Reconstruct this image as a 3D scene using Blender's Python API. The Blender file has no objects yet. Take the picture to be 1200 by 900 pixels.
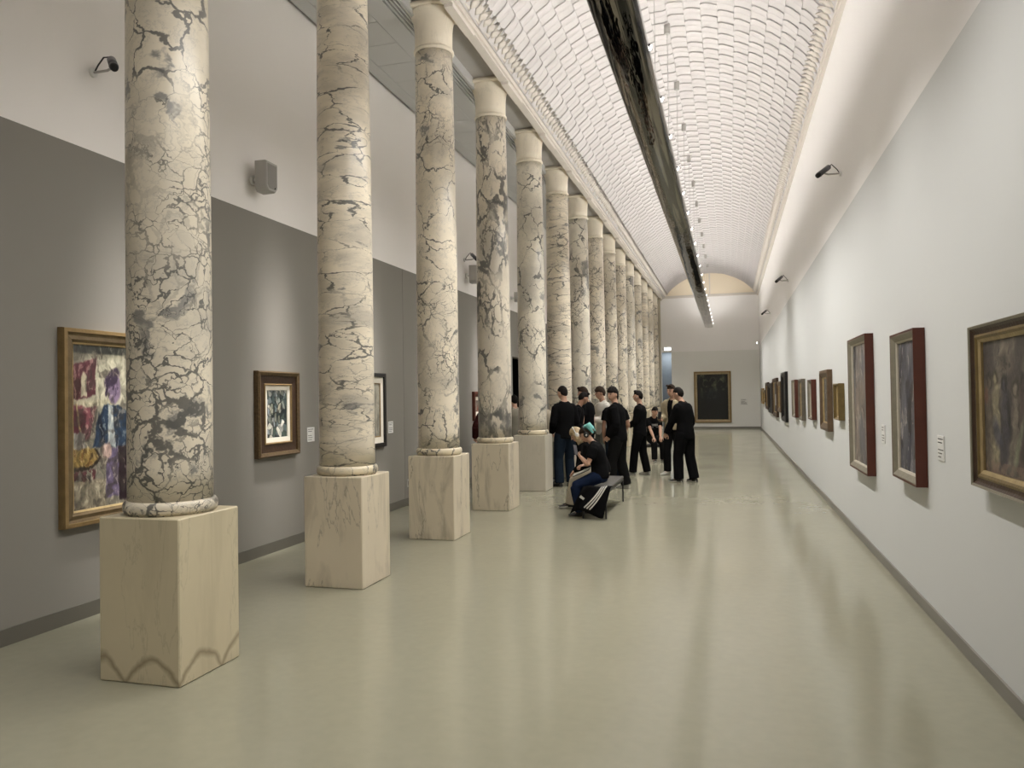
import bpy, math, random
import numpy as np
from mathutils import Vector, Matrix

random.seed(7)
SC = bpy.context.scene
COL = SC.collection
PI = math.pi

# ------------------------------------------------------------------ helpers
def lin(c):
    return tuple(((x / 12.92) if x <= 0.04045 else ((x + 0.055) / 1.055) ** 2.4) for x in c)

def S(r, g, b):                       # 0-255 sRGB -> linear rgba
    return lin((r / 255, g / 255, b / 255)) + (1.0,)

def new_mat(name):
    m = bpy.data.materials.new(name)
    m.use_nodes = True
    nt = m.node_tree
    b = nt.nodes['Principled BSDF']
    return m, nt, b

def N(nt, typ, **kw):
    n = nt.nodes.new(typ)
    for k, v in kw.items():
        setattr(n, k, v)
    return n

def inp(n, **kw):
    for k, v in kw.items():
        n.inputs[k.replace('_', ' ')].default_value = v

def plain(name, col, rough=0.6, metal=0.0, var=0.06, vscale=6.0, bump=0.0, bscale=60.0, spec=0.4):
    """colour with a slight procedural variation and an optional fine bump"""
    m, nt, b = new_mat(name)
    tc = N(nt, 'ShaderNodeTexCoord')
    no = N(nt, 'ShaderNodeTexNoise')
    inp(no, Scale=vscale, Detail=3.0)
    nt.links.new(tc.outputs['Object'], no.inputs['Vector'])
    mx = N(nt, 'ShaderNodeMix', data_type='RGBA')
    c1 = tuple(max(0, x * (1 - var)) for x in col[:3]) + (1,)
    c2 = tuple(min(1, x * (1 + var)) for x in col[:3]) + (1,)
    mx.inputs[6].default_value = c1
    mx.inputs[7].default_value = c2
    nt.links.new(no.outputs['Fac'], mx.inputs[0])
    nt.links.new(mx.outputs[2], b.inputs['Base Color'])
    b.inputs['Roughness'].default_value = rough
    b.inputs['Metallic'].default_value = metal
    b.inputs['Specular IOR Level'].default_value = spec
    if bump > 0:
        n2 = N(nt, 'ShaderNodeTexNoise')
        inp(n2, Scale=bscale, Detail=2.0)
        nt.links.new(tc.outputs['Object'], n2.inputs['Vector'])
        bp = N(nt, 'ShaderNodeBump')
        bp.inputs['Strength'].default_value = bump
        bp.inputs['Distance'].default_value = 0.01
        nt.links.new(n2.outputs['Fac'], bp.inputs['Height'])
        nt.links.new(bp.outputs['Normal'], b.inputs['Normal'])
    return m

class MB:
    """collects shapes, links them as ONE mesh object"""
    def __init__(s):
        s.v = []; s.f = []; s.m = []; s.sm = []; s.cur = 0; s.smooth = False
    def add(s, vs, fs):
        o = len(s.v)
        s.v += [tuple(p) for p in vs]
        for f in fs:
            s.f.append(tuple(i + o for i in f)); s.m.append(s.cur); s.sm.append(s.smooth)
        return s
    def box(s, x0, x1, y0, y1, z0, z1):
        v = [(x, y, z) for z in (z0, z1) for y in (y0, y1) for x in (x0, x1)]
        f = [(0, 2, 3, 1), (4, 5, 7, 6), (0, 1, 5, 4), (2, 6, 7, 3), (0, 4, 6, 2), (1, 3, 7, 5)]
        return s.add(v, f)
    def bevbox(s, x0, x1, y0, y1, z0, z1, b):
        """box with chamfered edges"""
        vs = []; idx = {}
        for i, x in enumerate((x0, x1)):
            for j, y in enumerate((y0, y1)):
                for k, z in enumerate((z0, z1)):
                    sx, sy, sz = (1 if i == 0 else -1), (1 if j == 0 else -1), (1 if k == 0 else -1)
                    idx[i, j, k, 'x'] = len(vs); vs.append((x, y + sy * b, z + sz * b))
                    idx[i, j, k, 'y'] = len(vs); vs.append((x + sx * b, y, z + sz * b))
                    idx[i, j, k, 'z'] = len(vs); vs.append((x + sx * b, y + sy * b, z))
        F = []
        I = idx
        F.append((I[0,0,0,'x'], I[0,0,1,'x'], I[0,1,1,'x'], I[0,1,0,'x']))
        F.append((I[1,0,0,'x'], I[1,1,0,'x'], I[1,1,1,'x'], I[1,0,1,'x']))
        F.append((I[0,0,0,'y'], I[1,0,0,'y'], I[1,0,1,'y'], I[0,0,1,'y']))
        F.append((I[0,1,0,'y'], I[0,1,1,'y'], I[1,1,1,'y'], I[1,1,0,'y']))
        F.append((I[0,0,0,'z'], I[0,1,0,'z'], I[1,1,0,'z'], I[1,0,0,'z']))
        F.append((I[0,0,1,'z'], I[1,0,1,'z'], I[1,1,1,'z'], I[0,1,1,'z']))
        for i in (0, 1):
            for j in (0, 1):
                F.append((I[i,j,0,'x'], I[i,j,1,'x'], I[i,j,1,'y'], I[i,j,0,'y']))
            for k in (0, 1):
                F.append((I[i,0,k,'x'], I[i,1,k,'x'], I[i,1,k,'z'], I[i,0,k,'z']))
        for j in (0, 1):
            for k in (0, 1):
                F.append((I[0,j,k,'y'], I[1,j,k,'y'], I[1,j,k,'z'], I[0,j,k,'z']))
        for i in (0, 1):
            for j in (0, 1):
                for k in (0, 1):
                    F.append((I[i,j,k,'x'], I[i,j,k,'y'], I[i,j,k,'z']))
        return s.add(vs, F)
    def lathe(s, prof, n=48, c=(0, 0, 0)):
        """prof: (r, z) from bottom to top, closed with caps"""
        vs = []; fs = []
        for r, z in prof:
            for i in range(n):
                a = 2 * PI * i / n
                vs.append((c[0] + r * math.cos(a), c[1] + r * math.sin(a), c[2] + z))
        for k in range(len(prof) - 1):
            for i in range(n):
                j = (i + 1) % n
                fs.append((k * n + i, k * n + j, (k + 1) * n + j, (k + 1) * n + i))
        fs.append(tuple(range(n - 1, -1, -1)))
        t = (len(prof) - 1) * n
        fs.append(tuple(range(t, t + n)))
        return s.add(vs, fs)
    def tube(s, pts, r, n=8, ref=(0, 0, 1)):
        v, f = tube(pts, [(r, r)] * len(pts), n, ref)
        return s.add(v, f)
    def build(s, name, mat, parent=None, kind=None, bevel=0.0, fixnormals=True):
        me = bpy.data.meshes.new(name)
        me.from_pydata(s.v, [], s.f)
        mats = mat if isinstance(mat, (list, tuple)) else [mat]
        for m in mats:
            me.materials.append(m)
        me.polygons.foreach_set('material_index', s.m)
        me.polygons.foreach_set('use_smooth', s.sm)
        me.update()
        if fixnormals:
            import bmesh
            bm = bmesh.new(); bm.from_mesh(me)
            bmesh.ops.recalc_face_normals(bm, faces=bm.faces)
            bm.to_mesh(me); bm.free()
        return link(name, me, parent, kind, bevel)

def link(name, me, parent=None, kind=None, bevel=0.0):
    o = bpy.data.objects.new(name, me)
    COL.objects.link(o)
    if parent is not None:
        o.parent = parent
    if kind:
        o['kind'] = kind
    if bevel:
        b = o.modifiers.new('bev', 'BEVEL'); b.width = bevel; b.segments = 2; b.limit_method = 'ANGLE'
    return o

def tube(pts, rad, n=10, ref=(1, 0, 0), cap=0.55):
    """elliptical tube along pts; rad = (a, b) per point, a lies along ref"""
    P = [Vector(p) for p in pts]
    vs = []; fs = []
    ref = Vector(ref)
    rings = []
    for i, p in enumerate(P):
        t = (P[min(i + 1, len(P) - 1)] - P[max(i - 1, 0)])
        t = t.normalized() if t.length > 1e-9 else Vector((0, 0, 1))
        r0 = ref if abs(ref.normalized().dot(t)) < 0.97 else Vector((t.y, t.z, t.x))
        A = (r0 - t * r0.dot(t)).normalized()
        B = t.cross(A)
        rings.append((p, A, B, rad[i][0], rad[i][1], t))
    seq = list(rings)
    p, A, B, a, b, t = rings[0]
    m = min(a, b)
    seq = [(p - t * m * cap * 0.75, A, B, a * 0.62, b * 0.62, t)] + seq
    p, A, B, a, b, t = rings[-1]
    m2 = min(a, b)
    seq = seq + [(p + t * m2 * cap * 0.75, A, B, a * 0.62, b * 0.62, t)]
    for (p, A, B, a, b, t) in seq:
        for i in range(n):
            an = 2 * PI * i / n
            vs.append(p + A * (a * math.cos(an)) + B * (b * math.sin(an)))
    k = len(seq)
    for q in range(k - 1):
        for i in range(n):
            j = (i + 1) % n
            fs.append((q * n + i, q * n + j, (q + 1) * n + j, (q + 1) * n + i))
    p0 = len(vs); vs.append(rings[0][0] - rings[0][5] * m * cap)
    p1 = len(vs); vs.append(rings[-1][0] + rings[-1][5] * m2 * cap)
    for i in range(n):
        j = (i + 1) % n
        fs.append((p0, j, i))
        fs.append((p1, (k - 1) * n + i, (k - 1) * n + j))
    return [tuple(v) for v in vs], fs

def empty(name, loc, rotz=0.0, label=None, cat=None, group=None):
    o = bpy.data.objects.new(name, None)
    o.empty_display_size = 0.1
    COL.objects.link(o)
    o.location = loc
    o.rotation_euler = (0, 0, rotz)
    tag(o, label, cat, group)
    return o

def tag(o, label, cat, group=None):
    if label: o['label'] = label
    if cat: o['category'] = cat
    if group: o['group'] = group
    return o

def copy_thing(root, loc, rotz=None, label=None):
    r = root.copy(); COL.objects.link(r)
    r.location = loc
    if rotz is not None: r.rotation_euler = (0, 0, rotz)
    if label: r['label'] = label
    for ch in list(root.children):
        c = ch.copy(); COL.objects.link(c); c.parent = r
        for g in list(ch.children):
            d = g.copy(); COL.objects.link(d); d.parent = c
    return r

# ------------------------------------------------------------------ camera
F_PX = 900.0
YAW, PITCH, ROLL = math.radians(15.757), math.radians(0.923), math.radians(-0.866)
HCAM = 1.65
def cam_axes():
    cy, sy, cp, sp, cr, sr = math.cos(YAW), math.sin(YAW), math.cos(PITCH), math.sin(PITCH), math.cos(ROLL), math.sin(ROLL)
    Fw = Vector((-sy * cp, cy * cp, sp)); R = Vector((cy, sy, 0)); U = R.cross(Fw)
    return cr * R + sr * U, -sr * R + cr * U, Fw
R_, U_, F_ = cam_axes()
cd = bpy.data.cameras.new('camera')
cd.sensor_width = 36.0
cd.lens = F_PX / 1200 * 36.0
cd.clip_start = 0.05; cd.clip_end = 200
cam = bpy.data.objects.new('camera', cd)
COL.objects.link(cam)
mw = Matrix((( R_.x, U_.x, -F_.x, 0), (R_.y, U_.y, -F_.y, 0), (R_.z, U_.z, -F_.z, HCAM), (0, 0, 0, 1)))
cam.matrix_world = mw
SC.camera = cam

# ------------------------------------------------------------------ layout
XL, XR = -4.786, 1.391            # side walls
YB, YF = -7.0, 37.2               # back / far wall
XCOL = -3.35; Y0 = 4.029; DY = 2.2958; NCOL = 15
ZP_L, ZP_R = 3.63, 3.815          # height of the paint change
CX, ZCROWN, VR = -0.785, 7.32, 2.64
HALF = 2.13
ZC0 = ZCROWN - VR
ASP = math.asin(HALF / VR)
ZSPR = ZC0 + VR * math.cos(ASP)

# ------------------------------------------------------------------ materials
def wall_mat(name, col, rough=0.75):
    return plain(name, col, rough=rough, var=0.025, vscale=0.7, bump=0.06, bscale=180, spec=0.25)

M_white = wall_mat('wall_white_paint', (0.90, 0.885, 0.875, 1))
M_white2 = wall_mat('wall_offwhite_paint', (0.86, 0.835, 0.81, 1))
M_grey = wall_mat('wall_grey_paint', (0.235, 0.222, 0.198, 1))
M_pale = wall_mat('wall_pale_paint', (0.655, 0.67, 0.665, 1))
M_farlow = wall_mat('wall_far_paint', (0.80, 0.80, 0.77, 1))
M_cream = wall_mat('lunette_paint', (0.86, 0.76, 0.60, 1))
M_plaster = plain('vault_plaster', (0.61, 0.59, 0.59, 1), rough=0.8, var=0.03, vscale=1.5, spec=0.2)
M_cornice = plain('cornice_plaster', (0.68, 0.64, 0.59, 1), rough=0.75, var=0.04, vscale=3, spec=0.2)
M_aisle = plain('aisle_ceiling_panel', (0.55, 0.555, 0.55, 1), rough=0.6, var=0.02, vscale=1.0)
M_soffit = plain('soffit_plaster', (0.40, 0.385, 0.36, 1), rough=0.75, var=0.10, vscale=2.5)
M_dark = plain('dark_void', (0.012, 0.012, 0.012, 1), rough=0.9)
M_skirt = plain('skirting_metal', (0.235, 0.225, 0.20, 1), rough=0.45, var=0.08, vscale=4)
M_skirt2 = plain('skirting_dark', (0.115, 0.108, 0.088, 1), rough=0.5, var=0.1, vscale=4)
M_bluegrey = plain('passage_paint', (0.30, 0.33, 0.36, 1), rough=0.7)
M_black = plain('black_metal', (0.012, 0.012, 0.013, 1), rough=0.4)
M_plastic = plain('pale_grey_plastic', (0.42, 0.41, 0.39, 1), rough=0.4)
M_whiteplastic = plain('white_plastic', (0.75, 0.75, 0.73, 1), rough=0.4)
M_darkplastic = plain('dark_grey_plastic', (0.10, 0.10, 0.11, 1), rough=0.35)
M_ink = plain('label_ink', (0.06, 0.06, 0.06, 1), rough=0.7)

def floor_mat():
    m, nt, b = new_mat('polished_resin_floor')
    tc = N(nt, 'ShaderNodeTexCoord')
    n1 = N(nt, 'ShaderNodeTexNoise'); inp(n1, Scale=0.6, Detail=5.0, Roughness=0.55)
    n2 = N(nt, 'ShaderNodeTexNoise'); inp(n2, Scale=14.0, Detail=4.0)
    nt.links.new(tc.outputs['Object'], n1.inputs['Vector'])
    nt.links.new(tc.outputs['Object'], n2.inputs['Vector'])
    mx = N(nt, 'ShaderNodeMix', data_type='RGBA')
    mx.inputs[6].default_value = (0.272, 0.263, 0.192, 1)
    mx.inputs[7].default_value = (0.315, 0.304, 0.226, 1)
    nt.links.new(n1.outputs['Fac'], mx.inputs[0])
    mx2 = N(nt, 'ShaderNodeMix', data_type='RGBA', blend_type='MULTIPLY')
    cr = N(nt, 'ShaderNodeMapRange'); inp(cr, To_Min=0.93, To_Max=1.05)
    nt.links.new(n2.outputs['Fac'], cr.inputs['Value'])
    mx2.inputs[0].default_value = 1.0
    nt.links.new(mx.outputs[2], mx2.inputs[6]); nt.links.new(cr.outputs['Result'], mx2.inputs[7])
    nt.links.new(mx2.outputs[2], b.inputs['Base Color'])
    n3 = N(nt, 'ShaderNodeTexNoise'); inp(n3, Scale=1.1, Detail=3.0)
    nt.links.new(tc.outputs['Object'], n3.inputs['Vector'])
    rr = N(nt, 'ShaderNodeMapRange'); inp(rr, To_Min=0.10, To_Max=0.22)
    nt.links.new(n3.outputs['Fac'], rr.inputs['Value'])
    nt.links.new(rr.outputs['Result'], b.inputs['Roughness'])
    n4 = N(nt, 'ShaderNodeTexNoise'); inp(n4, Scale=3.2, Detail=2.0)
    nt.links.new(tc.outputs['Object'], n4.inputs['Vector'])
    bp = N(nt, 'ShaderNodeBump'); bp.inputs['Strength'].default_value = 0.10; bp.inputs['Distance'].default_value = 0.02
    nt.links.new(n4.outputs['Fac'], bp.inputs['Height'])
    nt.links.new(bp.outputs['Normal'], b.inputs['Normal'])
    b.inputs['Specular IOR Level'].default_value = 0.5
    return m
M_floor = floor_mat()

def marble(name, base=(0.66, 0.60, 0.48), vein=(0.095, 0.094, 0.088), scale=4.0, stretch=(1, 1, 1), tilt=(0, 0, 0), width=0.055,
           fine=0.5, patch=0.60, dens=0.45, warp=0.22, rough=0.28, patchcol=(0.17, 0.17, 0.165), zdens=0.0):
    m, nt, b = new_mat(name)
    L = nt.links.new
    tc = N(nt, 'ShaderNodeTexCoord'); oi = N(nt, 'ShaderNodeObjectInfo')
    off = N(nt, 'ShaderNodeVectorMath', operation='MULTIPLY'); off.inputs[1].default_value = (0.0, 1.37, 0.0)
    L(oi.outputs['Location'], off.inputs[0])
    ad = N(nt, 'ShaderNodeVectorMath', operation='ADD')
    L(tc.outputs['Object'], ad.inputs[0]); L(off.outputs[0], ad.inputs[1])
    mp = N(nt, 'ShaderNodeMapping'); mp.inputs['Rotation'].default_value = tilt; mp.inputs['Scale'].default_value = stretch
    L(ad.outputs[0], mp.inputs['Vector'])
    # warp
    wn = N(nt, 'ShaderNodeTexNoise'); inp(wn, Scale=2.3, Detail=5.0, Roughness=0.6)
    L(mp.outputs[0], wn.inputs['Vector'])
    ws = N(nt, 'ShaderNodeVectorMath', operation='SUBTRACT'); ws.inputs[1].default_value = (0.5, 0.5, 0.5)
    L(wn.outputs['Color'], ws.inputs[0])
    wm = N(nt, 'ShaderNodeVectorMath', operation='SCALE'); wm.inputs['Scale'].default_value = warp * 2
    L(ws.outputs[0], wm.inputs[0])
    co = N(nt, 'ShaderNodeVectorMath', operation='ADD')
    L(mp.outputs[0], co.inputs[0]); L(wm.outputs[0], co.inputs[1])
    def noise(sc, det=3.0, src=ad):
        n = N(nt, 'ShaderNodeTexNoise'); inp(n, Scale=sc, Detail=det)
        L(src.outputs[0], n.inputs['Vector'])
        return n.outputs['Fac']
    def mr(src, a, bb, c=0.0, d=1.0):
        n = N(nt, 'ShaderNodeMapRange'); n.interpolation_type = 'SMOOTHSTEP'
        inp(n, From_Min=a, From_Max=bb, To_Min=c, To_Max=d)
        L(src, n.inputs['Value'])
        return n.outputs['Result']
    def ma(op, a, bb):
        n = N(nt, 'ShaderNodeMath', operation=op)
        for i, q in enumerate((a, bb)):
            if isinstance(q, (int, float)): n.inputs[i].default_value = q
            else: L(q, n.inputs[i])
        return n.outputs[0]
    def vor(sc, w, wn_scale):
        v = N(nt, 'ShaderNodeTexVoronoi', feature='DISTANCE_TO_EDGE'); inp(v, Scale=sc)
        L(co.outputs[0], v.inputs['Vector'])
        wv = mr(noise(wn_scale, 4.0, mp), 0.36, 0.68, 0.12, 1.9)
        q = ma('DIVIDE', v.outputs['Distance'], ma('MULTIPLY', wv, w))
        return mr(q, 0.45, 1.0, 1.0, 0.0)
    big = vor(scale, width, 3.1)
    small = vor(scale * 2.7, width * 1.3, 5.0)
    dn = noise(1.15, 3.0)
    if zdens:
        sx = N(nt, 'ShaderNodeSeparateXYZ'); L(tc.outputs['Object'], sx.inputs[0])
        dn = ma('ADD', dn, mr(sx.outputs['Z'], 1.0, 3.6, zdens, -zdens * 0.4))
    dm = mr(dn, dens - 0.06, dens + 0.10)
    smallm = ma('MULTIPLY', ma('MULTIPLY', small, dm), fine)
    bigm = ma('MULTIPLY', big, mr(noise(1.7, 3.0, mp), 0.36, 0.52, 0.22, 1.0))
    veins = ma('MAXIMUM', bigm, smallm)
    pt = ma('MULTIPLY', mr(noise(2.1, 6.0, co), patch, patch + 0.035), mr(noise(9.0, 5.0, co), 0.30, 0.55, 0.35, 1.0))
    cl = mr(noise(1.3, 6.0, co), 0.50, 0.68, 0.0, 0.30)
    # hairline veins
    hv = N(nt, 'ShaderNodeTexNoise'); inp(hv, Scale=scale * 1.4, Detail=6.0, Roughness=0.65)
    L(co.outputs[0], hv.inputs['Vector'])
    hl = ma('ABSOLUTE', ma('SUBTRACT', hv.outputs['Fac'], 0.5), 0.0)
    hl = ma('MULTIPLY', mr(hl, 0.0, 0.018, 1.0, 0.0), 0.35)
    # base tint
    b1 = N(nt, 'ShaderNodeMix', data_type='RGBA')
    b1.inputs[6].default_value = tuple(x * 0.86 for x in base) + (1,)
    b1.inputs[7].default_value = tuple(min(1, x * 1.10) for x in base) + (1,)
    L(mr(noise(1.6, 5.0, co), 0.3, 0.7), b1.inputs[0])
    c1 = N(nt, 'ShaderNodeMix', data_type='RGBA')
    c1.inputs[7].default_value = tuple(patchcol) + (1,)
    L(b1.outputs[2], c1.inputs[6]); L(ma('MAXIMUM', ma('MULTIPLY', pt, 0.85), cl), c1.inputs[0])
    c2 = N(nt, 'ShaderNodeMix', data_type='RGBA')
    c2.inputs[7].default_value = tuple(x * 3 for x in vein) + (1,)
    L(c1.outputs[2], c2.inputs[6]); L(hl, c2.inputs[0])
    c3 = N(nt, 'ShaderNodeMix', data_type='RGBA')
    c3.inputs[7].default_value = tuple(vein) + (1,)
    L(c2.outputs[2], c3.inputs[6]); L(ma('MULTIPLY', veins, 0.9), c3.inputs[0])
    L(c3.outputs[2], b.inputs['Base Color'])
    b.inputs['Roughness'].default_value = rough
    b.inputs['Specular IOR Level'].default_value = 0.45
    return m

def pedestal_mat(name, base, streak=0.5, stain=0.0, tilt=0.5):
    """cream stone with long diagonal streaks; optional brown damp stains with curved tops near the floor"""
    m, nt, b = new_mat(name)
    L = nt.links.new
    tc = N(nt, 'ShaderNodeTexCoord'); oi = N(nt, 'ShaderNodeObjectInfo')
    off = N(nt, 'ShaderNodeVectorMath', operation='MULTIPLY'); off.inputs[1].default_value = (0, 0.77, 0)
    L(oi.outputs['Location'], off.inputs[0])
    ad = N(nt, 'ShaderNodeVectorMath', operation='ADD'); L(tc.outputs['Object'], ad.inputs[0]); L(off.outputs[0], ad.inputs[1])
    mp = N(nt, 'ShaderNodeMapping'); mp.inputs['Rotation'].default_value = (tilt * 0.6, tilt, 0); mp.inputs['Scale'].default_value = (5.0, 5.0, 1.0)
    L(ad.outputs[0], mp.inputs['Vector'])
    n1 = N(nt, 'ShaderNodeTexNoise'); inp(n1, Scale=1.0, Detail=6.0, Roughness=0.6, Distortion=0.6)
    L(mp.outputs[0], n1.inputs['Vector'])
    r1 = N(nt, 'ShaderNodeMapRange'); inp(r1, From_Min=0.52, From_Max=0.70, To_Min=0.0, To_Max=streak)
    L(n1.outputs['Fac'], r1.inputs['Value'])
    n2 = N(nt, 'ShaderNodeTexNoise'); inp(n2, Scale=2.2, Detail=4.0); L(ad.outputs[0], n2.inputs['Vector'])
    b1 = N(nt, 'ShaderNodeMix', data_type='RGBA')
    b1.inputs[6].default_value = tuple(x * 0.88 for x in base) + (1,)
    b1.inputs[7].default_value = tuple(x * 1.08 for x in base) + (1,)
    L(n2.outputs['Fac'], b1.inputs[0])
    c1 = N(nt, 'ShaderNodeMix', data_type='RGBA'); c1.inputs[7].default_value = tuple(x * y for x, y in zip(base, (0.40, 0.38, 0.36))) + (1,)
    L(b1.outputs[2], c1.inputs[6]); L(r1.outputs['Result'], c1.inputs[0])
    # thin dark crack veins
    hv = N(nt, 'ShaderNodeTexNoise'); inp(hv, Scale=0.9, Detail=7.0, Roughness=0.6, Distortion=0.4)
    L(mp.outputs[0], hv.inputs['Vector'])
    h1 = N(nt, 'ShaderNodeMath', operation='SUBTRACT'); L(hv.outputs['Fac'], h1.inputs[0]); h1.inputs[1].default_value = 0.56
    h2 = N(nt, 'ShaderNodeMath', operation='ABSOLUTE'); L(h1.outputs[0], h2.inputs[0])
    h3 = N(nt, 'ShaderNodeMapRange'); inp(h3, From_Min=0.0, From_Max=0.012, To_Min=streak * 0.9, To_Max=0.0); L(h2.outputs[0], h3.inputs['Value'])
    c2 = N(nt, 'ShaderNodeMix', data_type='RGBA'); c2.inputs[7].default_value = (0.10, 0.09, 0.07, 1)
    L(c1.outputs[2], c2.inputs[6]); L(h3.outputs['Result'], c2.inputs[0])
    out = c2
    if stain:
        sx = N(nt, 'ShaderNodeSeparateXYZ'); L(tc.outputs['Object'], sx.inputs[0])
        sm = N(nt, 'ShaderNodeMath', operation='ADD'); L(sx.outputs['X'], sm.inputs[0]); L(sx.outputs['Y'], sm.inputs[1])
        wv = N(nt, 'ShaderNodeMath', operation='MULTIPLY'); L(sm.outputs[0], wv.inputs[0]); wv.inputs[1].default_value = 8.2
        sn = N(nt, 'ShaderNodeMath', operation='SINE'); L(wv.outputs[0], sn.inputs[0])
        sa = N(nt, 'ShaderNodeMath', operation='ABSOLUTE'); L(sn.outputs[0], sa.inputs[0])
        hh = N(nt, 'ShaderNodeMath', operation='MULTIPLY_ADD'); L(sa.outputs[0], hh.inputs[0]); hh.inputs[1].default_value = 0.13; hh.inputs[2].default_value = -0.035
        n5 = N(nt, 'ShaderNodeTexNoise'); inp(n5, Scale=7.0, Detail=3.0); L(tc.outputs['Object'], n5.inputs['Vector'])
        h5 = N(nt, 'ShaderNodeMath', operation='MULTIPLY_ADD'); L(n5.outputs['Fac'], h5.inputs[0]); h5.inputs[1].default_value = 0.10; L(hh.outputs[0], h5.inputs[2])
        df = N(nt, 'ShaderNodeMath', operation='SUBTRACT'); L(h5.outputs[0], df.inputs[0]); L(sx.outputs['Z'], df.inputs[1])
        a1 = N(nt, 'ShaderNodeMath', operation='ABSOLUTE'); L(df.outputs[0], a1.inputs[0])
        st = N(nt, 'ShaderNodeMapRange'); inp(st, From_Min=0.0, From_Max=0.04, To_Min=stain * .8, To_Max=0.0); L(a1.outputs[0], st.inputs['Value'])
        c4 = N(nt, 'ShaderNodeMix', data_type='RGBA'); c4.inputs[7].default_value = (0.13, 0.085, 0.04, 1)
        L(c2.outputs[2], c4.inputs[6]); L(st.outputs['Result'], c4.inputs[0])
        out = c4
    L(out.outputs[2], b.inputs['Base Color'])
    b.inputs['Roughness'].default_value = 0.42
    return m

# ------------------------------------------------------------------ room shell
mb = MB(); mb.box(XL - 2.5, XR + 0.3, YB - 0.3, YF + 2.6, -0.15, 0.0)
mb.build('floor', M_floor, kind='structure')

# left wall: doorway y 17.07-18.5, narrow panel joint at y 10.86
DOOR = (17.02, 18.5, 2.57)
mb = MB()
for (z0, z1, mi) in ((0.0, ZP_L, 0), (ZP_L, 6.45, 1)):
    mb.cur = mi
    if mi == 0:
        for (a, b_) in ((YB, 10.855), (10.862, DOOR[0]), (DOOR[1], YF + 0.2)):
            mb.box(XL - 0.25, XL, a, b_, z0, z1)
        mb.box(XL - 0.25, XL - 0.004, 10.85, 10.87, z0, z1)
        mb.box(XL - 0.25, XL, DOOR[0], DOOR[1], DOOR[2], z1)
    else:
        mb.box(XL - 0.25, XL, YB, YF + 0.2, z0, z1)
mb.build('wall_left', [M_grey, M_white2], kind='structure')
# dark room behind that doorway
mb = MB()
mb.box(XL - 2.3, XL - 2.2, 15.5, 20.5, 0, 3.0); mb.box(XL - 2.3, XL - 0.25, 15.4, 15.5, 0, 3.0)
mb.box(XL - 2.3, XL - 0.25, 20.5, 20.6, 0, 3.0); mb.box(XL - 2.3, XL - 0.25, 15.4, 20.6, 3.0, 3.1)
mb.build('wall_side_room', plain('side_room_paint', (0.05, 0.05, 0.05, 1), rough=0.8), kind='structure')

mb = MB()
mb.box(XR, XR + 0.25, YB, YF + 0.2, 0, ZP_R); mb.cur = 1; mb.box(XR, XR + 0.25, YB, YF + 0.2, ZP_R, 6.6)
mb.build('wall_right', [M_pale, M_white], kind='structure')

# far wall with a tall narrow opening at its left
mb = MB()
mb.box(-2.60, XR, YF, YF + 0.25, 0, 3.64)
mb.box(XL, -3.06, YF, YF + 0.25, 0, 3.64)
mb.cur = 1
mb.box(XL, XR, YF, YF + 0.25, 3.64, ZSPR - 0.02)
mb.cur = 2
mb.box(XL, XR, YF, YF + 0.25, ZSPR - 0.02, 7.7)
mb.build('wall_far', [M_farlow, M_white, M_cream], kind='structure')
mb = MB(); mb.box(-4.2, -1.6, YF + 1.5, YF + 1.6, 0, 3.8); mb.box(-4.3, -4.2, YF + 0.25, YF + 1.6, 0, 3.8); mb.box(-1.7, -1.6, YF + 0.25, YF + 1.6, 0, 3.8); mb.box(-4.3, -1.6, YF + 0.25, YF + 1.6, 3.8, 3.9)
mb.build('wall_passage', M_bluegrey, kind='structure')
mb = MB(); mb.box(XL - 0.25, XR + 0.25, YB - 0.25, YB, 0, 7.7)
mb.build('wall_back', M_white, kind='structure')

# pilaster at the end of the colonnade
mb = MB(); mb.bevbox(-3.5, -3.07, YF - 0.22, YF - 0.001, 0.001, 6.1, 0.01)
mb.bevbox(-3.56, -3.01, YF - 0.28, YF - 0.001, 6.1, 6.2, 0.01)
mb.build('trim_1', pedestal_mat('pilaster_stone', (0.50, 0.45, 0.35), 0.3), kind='structure')
# ledge under the lunette and the rib down its middle
mb = MB(); mb.box(-2.93, XR, YF - 0.05, YF - 0.001, ZSPR - 0.05, ZSPR + 0.03); mb.box(-2.93, XR, YF - 0.03, YF - 0.001, ZSPR + 0.03, ZSPR + 0.07)
mb.box(CX - 0.03, CX + 0.03, YF - 0.012, YF - 0.001, ZSPR + 0.07, ZCROWN - 0.02)
mb.build('trim_2', M_cornice, kind='structure')

# skirtings
mb = MB(); mb.box(XL + 0.001, XL + 0.014, YB, DOOR[0], 0.001, 0.115); mb.box(XL + 0.001, XL + 0.014, DOOR[1], YF, 0.001, 0.115)
mb.build('baseboard_left', M_skirt2, kind='structure')
mb = MB(); mb.box(XR - 0.016, XR - 0.001, YB, YF, 0.001, 0.085)
mb.build('baseboard_right', M_skirt, kind='structure')
mb = MB(); mb.box(-2.6, XR - 0.02, YF - 0.014, YF - 0.001, 0.001, 0.09)
mb.build('baseboard_far', M_skirt, kind='structure')

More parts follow.
